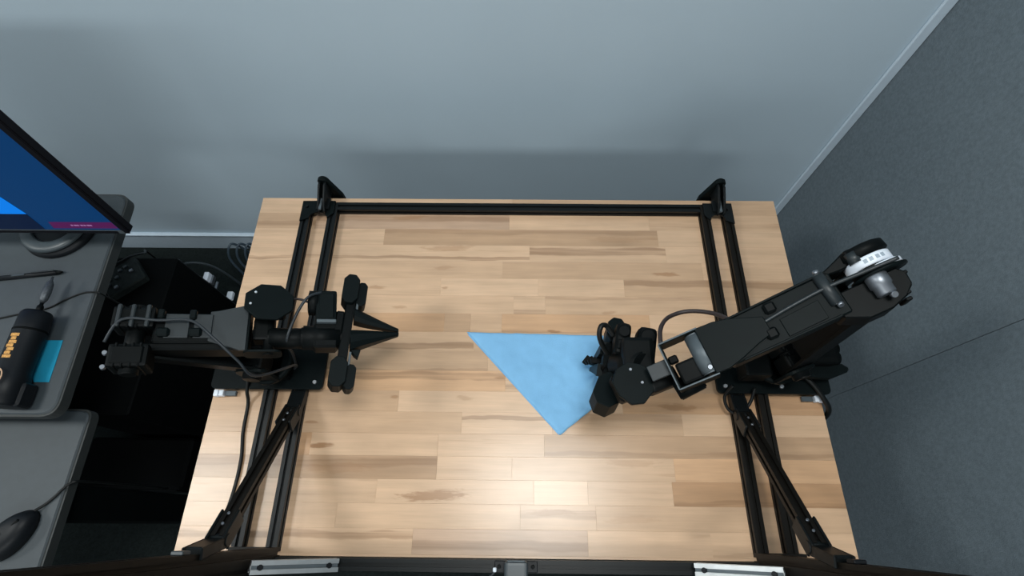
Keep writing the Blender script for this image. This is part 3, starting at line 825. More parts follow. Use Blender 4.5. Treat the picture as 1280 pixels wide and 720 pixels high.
def build_right_arm():
    t = thing('robot_arm', (0.507, 0.338, 0.02), 'black robot arm raised with a white-labelled elbow, its gripper pressed on the blue cloth', 'robot arm', 'robot arms bolted to the frame')
    S = arm_base(t, 0.507, 0.339, -1, (0.497, 0.345, 0.125))
    E = Vector((0.488, 0.3615, 0.40))
    Wp = Vector((0.253, 0.277, 0.30))
    ax = Vector((Wp.x - E.x, Wp.y - E.y, 0))
    shoulder_and_upper_arm(t, S, E + Vector((0.012, 0.004, -0.035)), ax)
    # rear of the waist: paired motors with round connectors, over the plate
    mb = MB().box((0.575, 0.358, 0.075), (0.070, 0.044, 0.050), 0.010, seg=2)
    mb.cyl((0.600, 0.372, 0.07), (0.622, 0.372, 0.07), 0.012, 16).cyl((0.596, 0.350, 0.08), (0.614, 0.350, 0.08), 0.012, 16)
    mb.build('rear_motor', 'arm_black', t)
    mb = MB().prism([(0.520, 0.318), (0.600, 0.314), (0.632, 0.326), (0.638, 0.334), (0.626, 0.342), (0.560, 0.346), (0.520, 0.340)], 0.052, 0.072, bev=0.003)
    mb.build('rear_bracket', 'arm_plate', t)
    MB().box((0.452, 0.333, 0.075), (0.050, 0.046, 0.045), 0.005, seg=2).build('front_motor', 'arm_black', t)
    F = frame(E, Wp - E)
    # elbow: labelled motor, horns, outer motors
    def LX(pts, m, nm, lab=None, dx=-0.008, dz=-0.014):
        return MB().lathe([(r, h) for r, h in pts], F @ Vector((dx, 0, dz)), F.to_3x3() @ Vector((0, 1, 0)), 40).build(nm, m, t, lab)
    PM = lambda P, z0, z1, m, nm: MB().prism(P, z0, z1, F, 0.002).build(nm, m, t)
    LX([(0.026, -0.052), (0.031, -0.050), (0.032, -0.038), (0.026, -0.0345)], 'arm_black', 'elbow_motor')
    lab = LX([(0.0285, -0.0335), (0.0300, -0.0325), (0.0300, -0.0200), (0.0285, -0.0190)], 'white_plastic', 'label_ring', 'white label ring with grey print round the elbow')
    LX([(0.0270, -0.0182), (0.0290, -0.0172), (0.0290, -0.0120), (0.027, -0.0110)], 'white_plastic', 'label_ring', 'narrow white label ring round the elbow', dx=-0.016)
    LX([(0.0260, -0.0330), (0.0270, -0.0320), (0.0270, -0.0090), (0.026, -0.0080)], 'arm_black', 'motor_core')
    LX([(0.024, -0.0105), (0.036, -0.0092), (0.036, -0.0062), (0.024, -0.005)], 'arm_plate', 'elbow_flange', dx=-0.012)
    # silver horn lying across the elbow
    LX([(0.0125, -0.006), (0.0140, -0.004), (0.0140, 0.010), (0.0120, 0.012), (0.0120, 0.022), (0.010, 0.024)], 'horn', 'servo_horn', 'grey metal servo horn', dx=0.000, dz=0.004)
    bolt(F @ Vector((-0.004, 0.027, 0.010)), F.to_3x3() @ Vector((0, 0.5, 1)), 0.005, t, name='horn_screw', m='horn')
    PM([(-0.030, -0.006), (-0.038, 0.004), (-0.036, 0.022), (-0.022, 0.034), (0.000, 0.042), (0.030, 0.043), (0.058, 0.030), (0.064, -0.004)], -0.052, -0.004, 'arm_black', 'elbow_housing')
    PM([(0.064, -0.034), (0.030, -0.047), (0.016, -0.053), (-0.012, -0.053), (-0.024, -0.044), (-0.022, -0.035), (0.030, -0.031)], -0.046, -0.002, 'arm_black', 'elbow_housing')
    # printed marks on the label: short grey bars round its upper side
    for a_ in (66, 80, 96, 110):
        r = 0.0301
        ang = math.radians(a_)
        c = Vector((-0.008 - r * math.cos(ang), -0.0262, -0.014 + r * math.sin(ang)))
        mbp = MB().box((0, 0, 0), (0.0048, 0.0055, 0.0005), 0.0, M=F @ Matrix.Translation(c) @ Matrix.Rotation(math.radians(a_ - 90), 4, 'Y'))
        mbp.build('print', 'label_grey', lab)
    mb = MB()
    for k in range(5):
        mb.box((-0.036 + 0.0035 * k, 0.004 + 0.0085 * k, -0.020), (0.008, 0.005, 0.030), 0.001, M=F)
    tag(mb.build('motor_fins', 'arm_black', t), kind='stuff')
    motor(MB(), F, (0.002, -0.044, 0.000), (0.030, 0.018, 0.016), 0).build('elbow_cover', 'arm_black', t)
    MB().cyl((0.010, -0.046, 0.006), (0.010, -0.030, 0.006), 0.0085, 16, M=F).build('servo_horn', 'arm_grey', t)
    # forearm: long channel with three raised edges
    P = [(0.045, -0.036), (0.060, -0.036), (0.215, -0.031), (0.215, 0.032), (0.110, 0.029), (0.045, 0.026)]
    MB().prism(P, -0.036, 0.000, F, 0.002).build('forearm', 'arm_plate', t)
    mb = MB()
    for (xa, ya), (xb, yb), h in (((0.050, -0.037), (0.205, -0.031), 0.006), ((0.060, 0.026), (0.200, 0.031), 0.006)):
        d = Vector((xb - xa, yb - ya, 0))
        mb.box(((xa + xb) / 2, (ya + yb) / 2, 0.002), (d.length, 0.0035, h), 0.001, M=F, rot=Matrix.Rotation(math.atan2(d.y, d.x), 3, 'Z'))
    mb.build('side_rib', 'arm_plate', t)
    cr = MB().tube([F @ Vector(p) for p in ((-0.030, -0.012, 0.022), (0.012, -0.014, 0.014), (0.060, -0.016, 0.006), (0.110, -0.012, 0.004), (0.150, -0.007, 0.003), (0.205, 0.000, 0.002))], 0.0028)
    cr.build('centre_rib', 'arm_grey', t)
    for xa, xb, ya, yb in ((0.076, 0.132, -0.006, 0.022), (0.162, 0.190, -0.003, 0.016)):
        MB().prism([(xa, ya), (xb, ya + 0.004), (xb, yb + 0.003), (xa, yb)], -0.001, 0.0018, F, 0.0006).build('forearm_lid', 'arm_plate' if xa < 0.1 else 'arm_grey', t)
    so = MB().cyl((0.060, -0.038, 0.002), (0.057, 0.010, 0.002), 0.0085, 20, M=F, bev=0.001).build('standoff', 'arm_grey', t)
    for p_, n_ in (((0.060, -0.040, 0.005), (0, -1, 0.5)), ((0.056, 0.011, 0.006), (0, 1, 0.5))):
        bolt(F @ Vector(p_), F.to_3x3() @ Vector(n_), 0.0048, so, m='horn')
    for x, y in ((0.150, 0.012), (0.136, -0.022)):
        MB().box((x, y, 0.004), (0.016, 0.016, 0.008), 0.003, M=F).build('cable_clip', 'arm_black', t)
    # flare and wrist fork
    P = [(0.150, -0.014), (0.190, -0.030), (0.215, -0.036), (0.242, -0.037), (0.242, 0.034), (0.222, 0.034), (0.200, 0.028), (0.172, 0.018), (0.150, 0.012)]
    MB().prism(P, 0.001, 0.007, F, 0.001).build('wrist_flare', 'arm_plate', t)
    mb = MB().box((0.297, 0.000, -0.014), (0.004, 0.074, 0.040), 0.0008, M=F)
    for y in (-0.0365, 0.0345):
        mb.box((0.268, y, -0.014), (0.060, 0.004, 0.040), 0.0008, M=F)
    mb.build('wrist_fork', 'arm_plate', t)
    mb = MB().box((0.2985, -0.0005, 0.0065), (0.0022, 0.072, 0.0022), 0.0005, M=F)
    for y in (-0.037, 0.035):
        mb.box((0.268, y, 0.0065), (0.060, 0.0022, 0.0022), 0.0005, M=F)
    mb.build('fork_edge', 'arm_edge', t, 'pale grey edge of the wrist fork')  # paler grey strips along the top of the fork
    MB().cyl((0.246, -0.033, -0.010), (0.246, 0.029, -0.010), 0.0150, 22, M=F, bev=0.002).build('wrist_shaft', 'arm_edge', t, 'grey wrist roller')
    bolt(F @ Vector((0.246, 0.022, 0.0048)), F.to_3x3() @ Vector((0, 0, 1)), 0.004, t, name='roller_screw', m='horn', h=0.002)
    MB().box((0.270, 0.013, -0.024), (0.040, 0.034, 0.026), 0.004, M=F, seg=2).build('wrist_motor', 'arm_black', t)
    MB().box((0.288, -0.012, -0.022), (0.014, 0.012, 0.012), 0.002, M=F).build('wrist_spacer', 'arm_black', t)
    MB().cyl((0.262, 0.026, -0.040), (0.305, 0.030, -0.040), 0.016, 20, M=F, bev=0.002).build('wrist_roll', 'arm_black', t)
    MB().box((0.314, -0.004, -0.010), (0.030, 0.024, 0.006), 0.001, M=F).build('wrist_link', 'arm_grey', t, 'lighter grey link plate')
    # octagonal camera mount plate on the wrist
    O = frame((0.181, 0.2565, 0.250), (-0.93, -0.36, 0.0), (0.0, 0.0, 1))
    pts_ = [(0.1484, 0.2554), (0.156, 0.2757), (0.1758, 0.2880), (0.1990, 0.2830), (0.2110, 0.2700), (0.2110, 0.2420), (0.1959, 0.2235), (0.1762, 0.2213), (0.1580, 0.2345)]
    Oi = O.inverted()
    cm = MB().prism([tuple((Oi @ Vector((x, y, 0.25)))[:2]) for x, y in pts_], -0.006, 0.002, O, 0.001).build('camera_mount', 'arm_plate', t, 'octagonal black plate on the wrist')
    MB().box((0.002, 0, -0.018), (0.052, 0.044, 0.026), 0.004, M=O).build('wrist_camera', 'arm_black', cm)
    for px, py in ((-0.004, -0.019), (-0.012, 0.006)):
        bolt(O @ Vector((px, py, 0.002)), O.to_3x3() @ Vector((0, 0, 1)), 0.0026, cm, h=0.0015, m='horn')
    MB().box((0.228, 0.262, 0.235), (0.050, 0.030, 0.034), 0.006, rot=Matrix.Rotation(math.radians(22), 3, 'Z'), seg=2).build('wrist_joint', 'arm_black', t)
    # gripper pointing down at the cloth
    G = frame((0.172, 0.318, 0.185), (-0.12, 0.12, -1), (-0.25, -1, 0))     # x down the fingers
    C = Matrix.Translation((0.0, 0, 0))
    mb = MB().box((0.198, 0.300, 0.215), (0.050, 0.070, 0.050), 0.008, seg=2)
    mb.cyl((0.205, 0.285, 0.235), (0.175, 0.305, 0.175), 0.024, 24, bev=0.003)
    mb.build('gripper_body', 'arm_black', t)
    u = Vector((0.18, 1.0, 0.05)).normalized()
    for c, l, w in (((0.180, 0.342, 0.190), 0.058, 0.026), ((0.218, 0.330, 0.195), 0.062, 0.032)):
        Fm = frame(c, u)
        mb = MB().box((0, 0, 0), (l, w, 0.044), 0.010, M=Fm, seg=3)
        mb.cyl((l * 0.2, 0, -0.01), (l * 0.2, 0, 0.026), w * 0.42, 20, M=Fm, bev=0.002)
        mb.box((-l * 0.2, 0, 0.02), (l * 0.3, w * 0.7, 0.008), 0.002, M=Fm)
        mb.build('gripper_motor', 'arm_black', t)
    MB().tube([(0.168, 0.352, 0.19), (0.156, 0.366, 0.20), (0.146, 0.365, 0.205), (0.142, 0.352, 0.20), (0.148, 0.338, 0.185), (0.160, 0.325, 0.17)], 0.0045).build('cable', 'rubber', t)
    # rail, end blocks
    ra, rb = Vector((0.150, 0.252, 0.175)), Vector((0.176, 0.372, 0.150))
    Fr = frame((ra + rb) / 2, rb - ra)
    MB().box((0, 0, 0), ((rb - ra).length, 0.016, 0.016), 0.002, M=Fr).build('finger_rail', 'arm_black', t)
    for s_, l in ((-1, 0.062), (1, 0.050)):
        Fe = Fr @ Matrix.Translation((s_ * ((rb - ra).length / 2 - 0.004), -0.002, -0.002)) @ Matrix.Rotation(math.radians(78 if s_ < 0 else 90), 4, 'Z')
        mb = end_block(MB(), Fe, 0.046 if s_ < 0 else 0.032, l, 0.044)
        mb.build('rail_end_block', 'arm_plate', t)
    MB().box((0.01, -0.002, -0.004), (0.050, 0.030, 0.034), 0.004, M=Fr).build('rail_carriage', 'arm_black', t)
    Gf = frame((0.160, 0.318, 0.160), (-0.03, 0.20, -1), Vector((1, -0.2, 0)))
    finger(MB(), Gf, (0.0, 0.020), (0.146, 0.006), 1, 0, 0.022, 0.007, 0.030, 0.012).build('finger', 'arm_plate', t)
    finger(MB(), Gf, (0.0, -0.020), (0.146, -0.006), -1, 0, 0.022, 0.007, 0.030, 0.012).build('finger', 'arm_plate', t)
    mb = MB()
    for k in range(4):
        z = 0.12 - 0.018 * k
        mb.box((0.146 - 0.003 * k, 0.328 + 0.006 * k, z), (0.018, 0.010, 0.006), 0.001, rot=Matrix.Rotation(0.3 * k, 3, 'Z'))
    mb.build('finger_rib', 'arm_black', t)
    # cables: brown loop from the gripper back to the forearm, black ones on the base
    MB().tube([(0.2240, 0.312, 0.27), (0.2330, 0.345, 0.250), (0.2560, 0.374, 0.225), (0.2900, 0.385, 0.225), (0.3230, 0.371, 0.25), (0.3387, 0.3342, 0.30), (0.3592, 0.3281, 0.32), (0.385, 0.337, 0.345)], 0.0036).build('cable', 'brown_cable', t)
    MB().tube([(0.415, 0.300, 0.06), (0.405, 0.285, 0.035), (0.412, 0.262, 0.026), (0.430, 0.255, 0.026), (0.452, 0.272, 0.032), (0.462, 0.300, 0.045)], 0.0032).build('cable', 'rubber', t)
    return t


build_left_arm()
build_right_arm()

# power leads lying on the table top and connectors at the plates' outer corners
def lead(name, pts, r, m, label):
    c = Vector(pts[0])
    o = MB().tube(pts, r).build(name, m)
    return tag(o, label, 'cable')


lead('power_lead', [(-0.528, 0.330, 0.034), (-0.5285, 0.310, 0.034), (-0.531, 0.288, 0.024), (-0.533, 0.268, 0.006), (-0.5316, 0.2135, 0.0035), (-0.5244, 0.1687, 0.0035), (-0.5235, 0.1254, 0.0035), (-0.527, 0.085, 0.0035), (-0.533, 0.055, 0.0035), (-0.545, 0.030, 0.0035)], 0.0034, 'rubber', 'black power lead running down the light wood beside the monitor-side rails')
lead('power_lead', [(0.545, 0.338, 0.036), (0.562, 0.330, 0.037), (0.582, 0.308, 0.036), (0.600, 0.286, 0.026), (0.6165, 0.268, 0.008), (0.6215, 0.258, -0.02), (0.6215, 0.252, -0.06), (0.620, 0.25, -0.16)], 0.0052, 'rubber', 'thick black lead hanging over the table edge by the labelled arm')
for x, s, lb in ((-0.5975, 1, 'white plug by the plate corner of the folded robot arm'), (0.6050, -1, 'white plug by the plate corner of the raised robot arm')):
    t = thing('white_plug', (x, 0.289, 0.0), lb, 'plug')
    MB().box((x, 0.2875, 0.010), (0.009, 0.013, 0.012), 0.001).build('plug_body', 'white_plastic', t)
    MB().box((x + s * 0.010, 0.2875, 0.010), (0.009, 0.012, 0.011), 0.001).build('plug_tail', 'white_plastic' if s > 0 else 'white_plastic', t)
    MB().box((x + s * 0.0265, 0.288, 0.0065), (0.022, 0.010, 0.007), 0.001).build('socket', 'arm_edge', t, 'grey socket')

# ------------------------------------------------------------------ the blue cloth
def cloth():
    A, B, C2, D2 = Vector((-0.104, 0.4236)), Vector((0.087, 0.214)), Vector((0.196, 0.2995)), Vector((0.205, 0.418))
    n = 56
    bm = bmesh.new()
    grid = []
    for i in range(n + 1):
        row = []
        for j in range(n + 1):
            u, v = i / n, j / n
            # A(0,0) D(1,0) / B(0,1) C(1,1)
            p = (A * (1 - u) + D2 * u) * (1 - v) + (B * (1 - u) + C2 * u) * v
            z = 0.0055 + 0.0030 * noise.noise(Vector((p.x * 22, p.y * 22, 0))) + 0.0010 * noise.noise(Vector((p.x * 60, p.y * 60, 3)))
            g = math.exp(-((p.x - 0.165) ** 2 + (p.y - 0.335) ** 2) / 0.0016)
            z += 0.007 * g * (1 + 0.7 * math.sin(math.atan2(p.y - 0.335, p.x - 0.165) * 5))
            r_ = min(u, 1 - u, v, 1 - v) * n
            if r_ < 2: z -= 0.0012 * (2 - r_) * 0.5
            p = p + Vector((0.0008 * noise.noise(Vector((u * 9, v * 9, 7))), 0.0012 * noise.noise(Vector((u * 9, v * 9, 1)))))
            row.append(bm.verts.new((p.x, p.y, max(z, 0.0025))))
        grid.append(row)
    for i in range(n):
        for j in range(n):
            f = bm.faces.new((grid[i][j], grid[i][j + 1], grid[i + 1][j + 1], grid[i + 1][j]))
            f.smooth = True
    bmesh.ops.recalc_face_normals(bm, faces=bm.faces)
    e = bmesh.ops.extrude_face_region(bm, geom=list(bm.faces))
    vs = [v for v in e['geom'] if isinstance(v, bmesh.types.BMVert)]
    for v in vs:
        v.co.z = 0.0006
    # the folded long edge shows the lower layer peeping out
    mb = MB()
    for v in bm.verts: pass
    bm2 = bm
    mb._merge(bm2, Matrix.Identity(4))
    o = mb.build('cloth', 'cloth')
    tag(o, 'light blue microfibre cloth folded to a triangle on the wooden table', 'cloth')
    lay = MB()
    dv = (B - A).normalized()
    nrm = Vector((-dv.y, dv.x)) * -1
    q = [A + nrm * 0.0018 + dv * 0.004, B + nrm * 0.0018 - dv * 0.002, B - dv * 0.006 - nrm * 0.006, A + dv * 0.02 - nrm * 0.006]
    lay.prism([(p.x, p.y) for p in q], 0.0004, 0.0022)
    lay.build('lower_layer', 'cloth', o)


cloth()

# ------------------------------------------------------------------ desks on the monitor side
def desk_top(name, pts, z, th, m):
    return MB().prism(pts, z - th, z, bev=0.006).build(name, m)


def rounded(poly, radii, n=6):
    out = []
    N = len(poly)
    for i in range(N):
        p, a, c = Vector(poly[i]), Vector(poly[i - 1]), Vector(poly[(i + 1) % N])
        r = radii[i]
        if r == 0:
            out.append(tuple(p)); continue
        u, v = (a - p).normalized(), (c - p).normalized()
        p0, p1 = p + u * r, p + v * r
        for k in range(n + 1):
            t = k / n
            q = p0 * (1 - t) ** 2 + p * 2 * t * (1 - t) + p1 * t * t
            out.append((q.x, q.y))
    return out


desk = thing('desk', (-1.4, 0.50, FL), 'dark grey laminate desk with rounded corners under the monitor', 'desk')
P = rounded([(-1.95, 0.236), (-0.9165, 0.240), (-0.9375, 0.772), (-1.95, 0.772)], [0, 0.034, 0.030, 0])
MB().prism(P, -0.028, -0.004).build('edge_band', 'desk_edge', desk)
P2 = rounded([(-1.95, 0.240), (-0.9205, 0.244), (-0.9415, 0.768), (-1.95, 0.768)], [0, 0.032, 0.028, 0])
MB().prism(P2, -0.006, 0.0, bev=0.003).build('desktop', 'desk', desk)
for x, y in ((-1.30, 0.70), (-1.75, 0.70), (-1.30, 0.36), (-1.75, 0.36)):
    MB().box((x, y, (FL - 0.028) / 2), (0.05, 0.05, -FL - 0.028), 0.004).build('leg', 'void_black', desk)
sd = thing('side_desk', (-1.4, -0.05, FL), 'lower dark grey side desk carrying the black mouse', 'desk')
Z2 = -0.085
P = rounded([(-1.95, -0.40), (-0.902, -0.40), (-0.9145, 0.272), (-1.95, 0.272)], [0, 0.03, 0.022, 0])
MB().prism(P, Z2 - 0.026, Z2 - 0.004).build('edge_band', 'desk_edge', sd)
P = rounded([(-1.95, -0.396), (-0.906, -0.396), (-0.9185, 0.268), (-1.95, 0.268)], [0, 0.03, 0.020, 0])
MB().prism(P, Z2 - 0.006, Z2, bev=0.003).build('desktop', 'desk', sd)
for x, y in ((-1.10, -0.32), (-1.75, -0.32), (-1.75, 0.18)):
    MB().box((x, y, (FL + Z2 - 0.026) / 2), (0.05, 0.05, Z2 - 0.026 - FL), 0.004).build('leg', 'void_black', sd)
mb = MB().box((-0.955, 0.085, (FL + Z2 - 0.026) / 2), (0.055, 0.075, Z2 - 0.026 - FL), 0.006)
mb.build('leg', 'arm_black', sd)
MB().box((-0.93, -0.06, FL + 0.0225), (0.07, 0.62, 0.045), 0.006).build('foot', 'arm_grey', sd)

# monitor
mon = thing('monitor', (-1.12, 0.65, 0.0), 'black framed monitor with a blue desktop on its screen', 'monitor')
tilt = Matrix.Rotation(math.radians(-3.2), 4, 'X')
MF = Matrix.Translation((-0.829, 0.615, 0.080)) @ tilt        # x right, y away, z up; origin at the lower right front corner
Wm, Hm = 0.62, 0.365
mb = MB().box((-Wm / 2, 0.0095, Hm / 2), (Wm, 0.017, Hm), 0.002, M=MF)
mb.build('housing', 'bezel', mon)
fb = MB().box((-Wm / 2, -0.0006, 0.006), (Wm, 0.003, 0.012), 0.001, M=MF)
fb.box((-Wm / 2, -0.0006, Hm - 0.006), (Wm, 0.003, 0.012), 0.001, M=MF)
fb.box((-0.0065, -0.0006, Hm / 2), (0.013, 0.003, Hm), 0.001, M=MF)
fb.box((-Wm + 0.007, -0.0006, Hm / 2), (0.014, 0.003, Hm), 0.001, M=MF)
fb.build('bezel', 'bezel', mon)
MB().box((-Wm / 2, -0.0022, 0.0122), (Wm - 0.02, 0.0012, 0.0010), 0, M=MF).build('bezel_line', 'arm_edge', mon, 'thin pale line on the lower bezel')
MB().box((-0.015, -0.0024, 0.006), (0.012, 0.0010, 0.009), 0, M=MF).build('corner_mark', 'arm_edge', mon, 'grey mark at the lower corner')
scr = MB().box((-Wm / 2, 0.0004, Hm / 2 + 0.0005), (Wm - 0.027, 0.0016, Hm - 0.023), 0, M=MF).build('screen', 'screen', mon)
PX = MF @ Matrix(((1, 0, 0, 0), (0, 0, -1, -0.0006), (0, 1, 0, 0), (0, 0, 0, 1)))     # x right, y up on the screen, extrude outward

def on_screen(name, poly, m, lift=0.0002, label=None):
    return MB().prism(poly, lift - 0.0004, lift, PX).build(name, m, scr, label)


on_screen('wallpaper_shape', [(-0.60, 0.127), (-0.174, 0.127), (-0.169, 0.068), (-0.60, 0.068)], 'screen_azure', 0.0004, 'bright azure shape of the wallpaper')
on_screen('wallpaper_shape', [(-0.60, 0.068), (-0.169, 0.068), (-0.174, 0.013), (-0.60, 0.013)], 'screen_navy', 0.0004, 'dark navy shape of the wallpaper')
on_screen('message_bar', [(-0.152, 0.018), (-0.0145, 0.0185), (-0.0145, 0.0405), (-0.146, 0.0405)], 'screen_magenta', 0.0006, 'magenta bar at the foot of the screen')
for k in range(7):
    w = (0.005, 0.007, 0.004, 0.006, 0.005, 0.007, 0.004)[k]
    x = -0.107 + 0.0068 * k
    on_screen('message_text', [(x, 0.0270), (x + w * 0.85, 0.0270), (x + w * 0.85, 0.0315), (x, 0.0315)], 'screen_pale', 0.0008)

# round stand base with a ring rim, and neck
bs = MB().lathe([(0.001, 0.0005), (0.082, 0.0005), (0.084, 0.004), (0.078, 0.014), (0.050, 0.016), (0.001, 0.0162)], (-1.062, 0.676, 0), seg=48).build('stand_base', 'black_plastic', mon)
MB().lathe([(0.050, 0.014), (0.074, 0.014), (0.079, 0.019), (0.072, 0.025), (0.054, 0.025), (0.049, 0.020), (0.050, 0.014)], (-1.066, 0.676, 0), seg=48).build('stand_ring', 'base_grey', bs, 'grey ring on the round base')
MB().box((-1.062, 0.690, 0.125), (0.07, 0.022, 0.215), 0.006).build('neck', 'black_plastic', mon)

# pen
def rod(name, a, b, r, label, cat):
    a, b = Vector(a), Vector(b)
    return thing(name, (a + b) / 2 - Vector((0, 0, r)), label, cat)


a, b_ = Vector((-1.165, 0.5385, 0.0058)), Vector((-1.026, 0.5560, 0.0058))
pen = rod('pen', a, b_, 0.0055, 'dark clicker pen lying below the monitor on the grey desk', 'pen')
d = (b_ - a).normalized()
MB().cyl(a, b_, 0.0052, 16).build('barrel', 'black_plastic', pen)
MB().cyl(b_, b_ + d * 0.012, 0.005, 16, r2=0.0015).build('tip', 'arm_black', pen)
MB().box((a + b_) / 2 + Vector((-0.010, -0.0015, 0.006)), (0.028, 0.004, 0.0015), 0.0004, rot=Matrix.Rotation(math.atan2(d.y, d.x), 3, 'Z')).build('mark', 'base_grey', pen, 'pale mark on the barrel')
MB().box(b_ + Vector((-0.028, -0.001, 0.0065)), (0.05, 0.003, 0.002), 0.0005, rot=Matrix.Rotation(math.atan2(d.y, d.x), 3, 'Z')).build('clip', 'arm_grey', pen)

# cordless screwdriver
a, b_ = Vector((-1.001, 0.256, 0.0331)), Vector((-1.0035, 0.450, 0.0331))
d = (b_ - a).normalized()
tool = rod('electric_screwdriver', a, b_, 0.033, 'black electric screwdriver with orange print lying on the cyan paper', 'screwdriver')
TF = frame(a, d)
MB().lathe([(0.026, -0.004), (0.0325, 0.0), (0.0325, 0.050), (0.0285, 0.062), (0.0285, 0.150), (0.0275, 0.186), (0.024, 0.192)], a, d, 32).build('body', 'black_plastic', tool)
MB().lathe([(0.0284, 0.147), (0.0290, 0.148), (0.0290, 0.151), (0.0284, 0.152)], a, d, 32).build('seam_ring', 'void_black', tool)
MB().box((0.020, -0.018, -0.012), (0.050, 0.040, 0.036), 0.010, M=TF, seg=3).build('battery', 'black_plastic', tool)
hd = MB().lathe([(0.0060, 0.190), (0.0060, 0.206), (0.0035, 0.210), (0.0035, 0.216)], a, d, 16).build('chuck', 'arm_black', tool)
kn = MB().lathe([(0.0035, 0.214), (0.0075, 0.222), (0.0088, 0.240), (0.0075, 0.258), (0.003, 0.268), (0.002, 0.276)], a, d, 14).build('bit', 'bit_grey', tool, 'grey knurled bit')
# orange print wrapped on the upper left of the body, and the ring emblem near its end
def wrap(mb, r, h0, h1, a0, a1, n=8, th=0.0004):
    rings = []
    for i in range(n + 1):
        an = math.radians(a0 + (a1 - a0) * i / n)
        for_r = []
        for hh, rr in ((h0, r), (h1, r), (h1, r + th), (h0, r + th)):
            for_r.append(mb.bm.verts.new(TF @ Vector((hh, math.cos(an) * rr, math.sin(an) * rr))))
        rings.append(for_r)
    for p, q in zip(rings, rings[1:]):
        for k in range(4):
            mb.bm.faces.new((p[k], p[(k + 1) % 4], q[(k + 1) % 4], q[k]))
    mb.bm.faces.new(rings[0]); mb.bm.faces.new(rings[-1][::-1])
    return mb


mb = MB()
for k in range(7):
    h = 0.086 + 0.0075 * k
    wrap(mb, 0.0287, h, h + 0.0062, 72 + (k % 3) * 4, 106 - (k % 2) * 6)
mb.build('print', 'orange', tool, 'orange printed strip')
ec = TF @ Vector((0.046, 0.004, 0.0330))
EF = frame(ec, d, TF.to_3x3() @ Vector((0, 0.1, 1)))
mb = MB()
n = 36
ro, ri = 0.0195, 0.0172
for k in range(n):
    a0, a1 = 2 * math.pi * k / n, 2 * math.pi * (k + 1) / n
    vs = [mb.bm.verts.new(EF @ Vector((r * math.cos(q), r * math.sin(q), z))) for z in (0, 0.0012) for r, q in ((ri, a0), (ro, a0), (ro, a1), (ri, a1))]
    for f in ((0, 1, 2, 3), (4, 5, 6, 7), (0, 1, 5, 4), (1, 2, 6, 5), (2, 3, 7, 6), (3, 0, 4, 7)):
        mb.bm.faces.new([vs[i] for i in f])
bmesh.ops.remove_doubles(mb.bm, verts=mb.bm.verts, dist=1e-6)
mb.build('ring_emblem', 'ring_tan', tool, 'tan ring emblem')
mb = MB()
for px, py, l in ((0.002, 0.002, 0.012), (-0.007, 0.004, 0.009)):
    mb.box((px, py, 0.0005), (0.003, l, 0.001), 0.0, M=EF)
mb.build('emblem_mark', 'white_plastic', tool, 'white strokes in the ring')
MB().box((-0.0225, 0.004, 0.0), (0.003, 0.022, 0.001), 0.0, M=EF).build('emblem_stroke', 'white_plastic', tool, 'white stroke under the ring')

# cyan paper under the screwdriver
nt = MB().prism([(-1.000, 0.3985), (-0.9578, 0.3985), (-0.9545, 0.345), (-0.9530, 0.3090), (-0.985, 0.3085), (-1.000, 0.330)], 0.0003, 0.0012).build('paper_note', 'note')
tag(nt, 'cyan sticky paper partly under the electric screwdriver', 'paper')

# thin cable across the desk to its edge
lead('thin_cable', [(-1.145, 0.438, 0.0022), (-1.08, 0.455, 0.0022), (-1.02, 0.470, 0.0022), (-0.985, 0.492, 0.0022), (-0.955, 0.507, 0.0022), (-0.934, 0.510, 0.0024), (-0.922, 0.510, 0.0005), (-0.918, 0.509, -0.012), (-0.917, 0.509, -0.10)], 0.0018, 'rubber', 'thin dark cable crossing the grey desk behind the screwdriver')

# mouse on the side desk
ms = thing('mouse', (-0.975, 0.025, Z2), 'black computer mouse on the lower side desk', 'mouse')
def blob(c, a, b_, h, rz, nm, m, z0=0.0, label=None):
    mb = MB()
    n, k = 24, 8
    rings = []
    Rz = Matrix.Rotation(rz, 3, 'Z')
    for i in range(k + 1):
        t = i / k
        el = t * math.pi / 2
        rr, zz = max(math.cos(el), 0.02) ** 0.6, math.sin(el) ** 0.9
        rings.append([mb.bm.verts.new(Vector(c) + Rz @ Vector((a * rr * math.cos(2 * math.pi * j / n) * (1 + 0.08 * math.cos(2 * math.pi * j / n)), b_ * rr * math.sin(2 * math.pi * j / n), z0 + h * zz))) for j in range(n)])
    for p, q in zip(rings, rings[1:]):
        for j in range(n):
            f = mb.bm.faces.new((p[j], p[(j + 1) % n], q[(j + 1) % n], q[j])); f.smooth = True
    mb.bm.faces.new(rings[0][::-1]); mb.bm.faces.new(rings[-1])
    return mb.build(nm, m, ms, label)


rz = math.radians(52)
blob((-0.985, 0.022, Z2 + 0.0005), 0.054, 0.032, 0.032, rz, 'shell', 'black_plastic')
MB().box(Vector((-0.985, 0.022, Z2 + 0.0325)) + Matrix.Rotation(rz, 3, 'Z') @ Vector((0.032, 0, -0.006)), (0.016, 0.006, 0.010), 0.002, rot=Matrix.Rotation(rz, 3, 'Z')).build('wheel', 'arm_black', ms)
MB().box(Vector((-0.985, 0.022, Z2 + 0.033)) + Matrix.Rotation(rz, 3, 'Z') @ Vector((0.004, 0.004, 0.0015)), (0.004, 0.006, 0.001), 0, rot=Matrix.Rotation(rz, 3, 'Z')).build('light_dot', 'horn', ms, 'small pale dot on the shell')
lead('mouse_cable', [(-0.952, 0.069, Z2 + 0.010), (-0.940, 0.082, Z2 + 0.003), (-0.927, 0.096, Z2 + 0.003), (-0.915, 0.112, Z2 + 0.003), (-0.904, 0.122, Z2 + 0.001), (-0.894, 0.127, Z2 - 0.03), (-0.894, 0.13, Z2 - 0.30)], 0.0026, 'rubber', 'mouse cable running over the side desk edge')

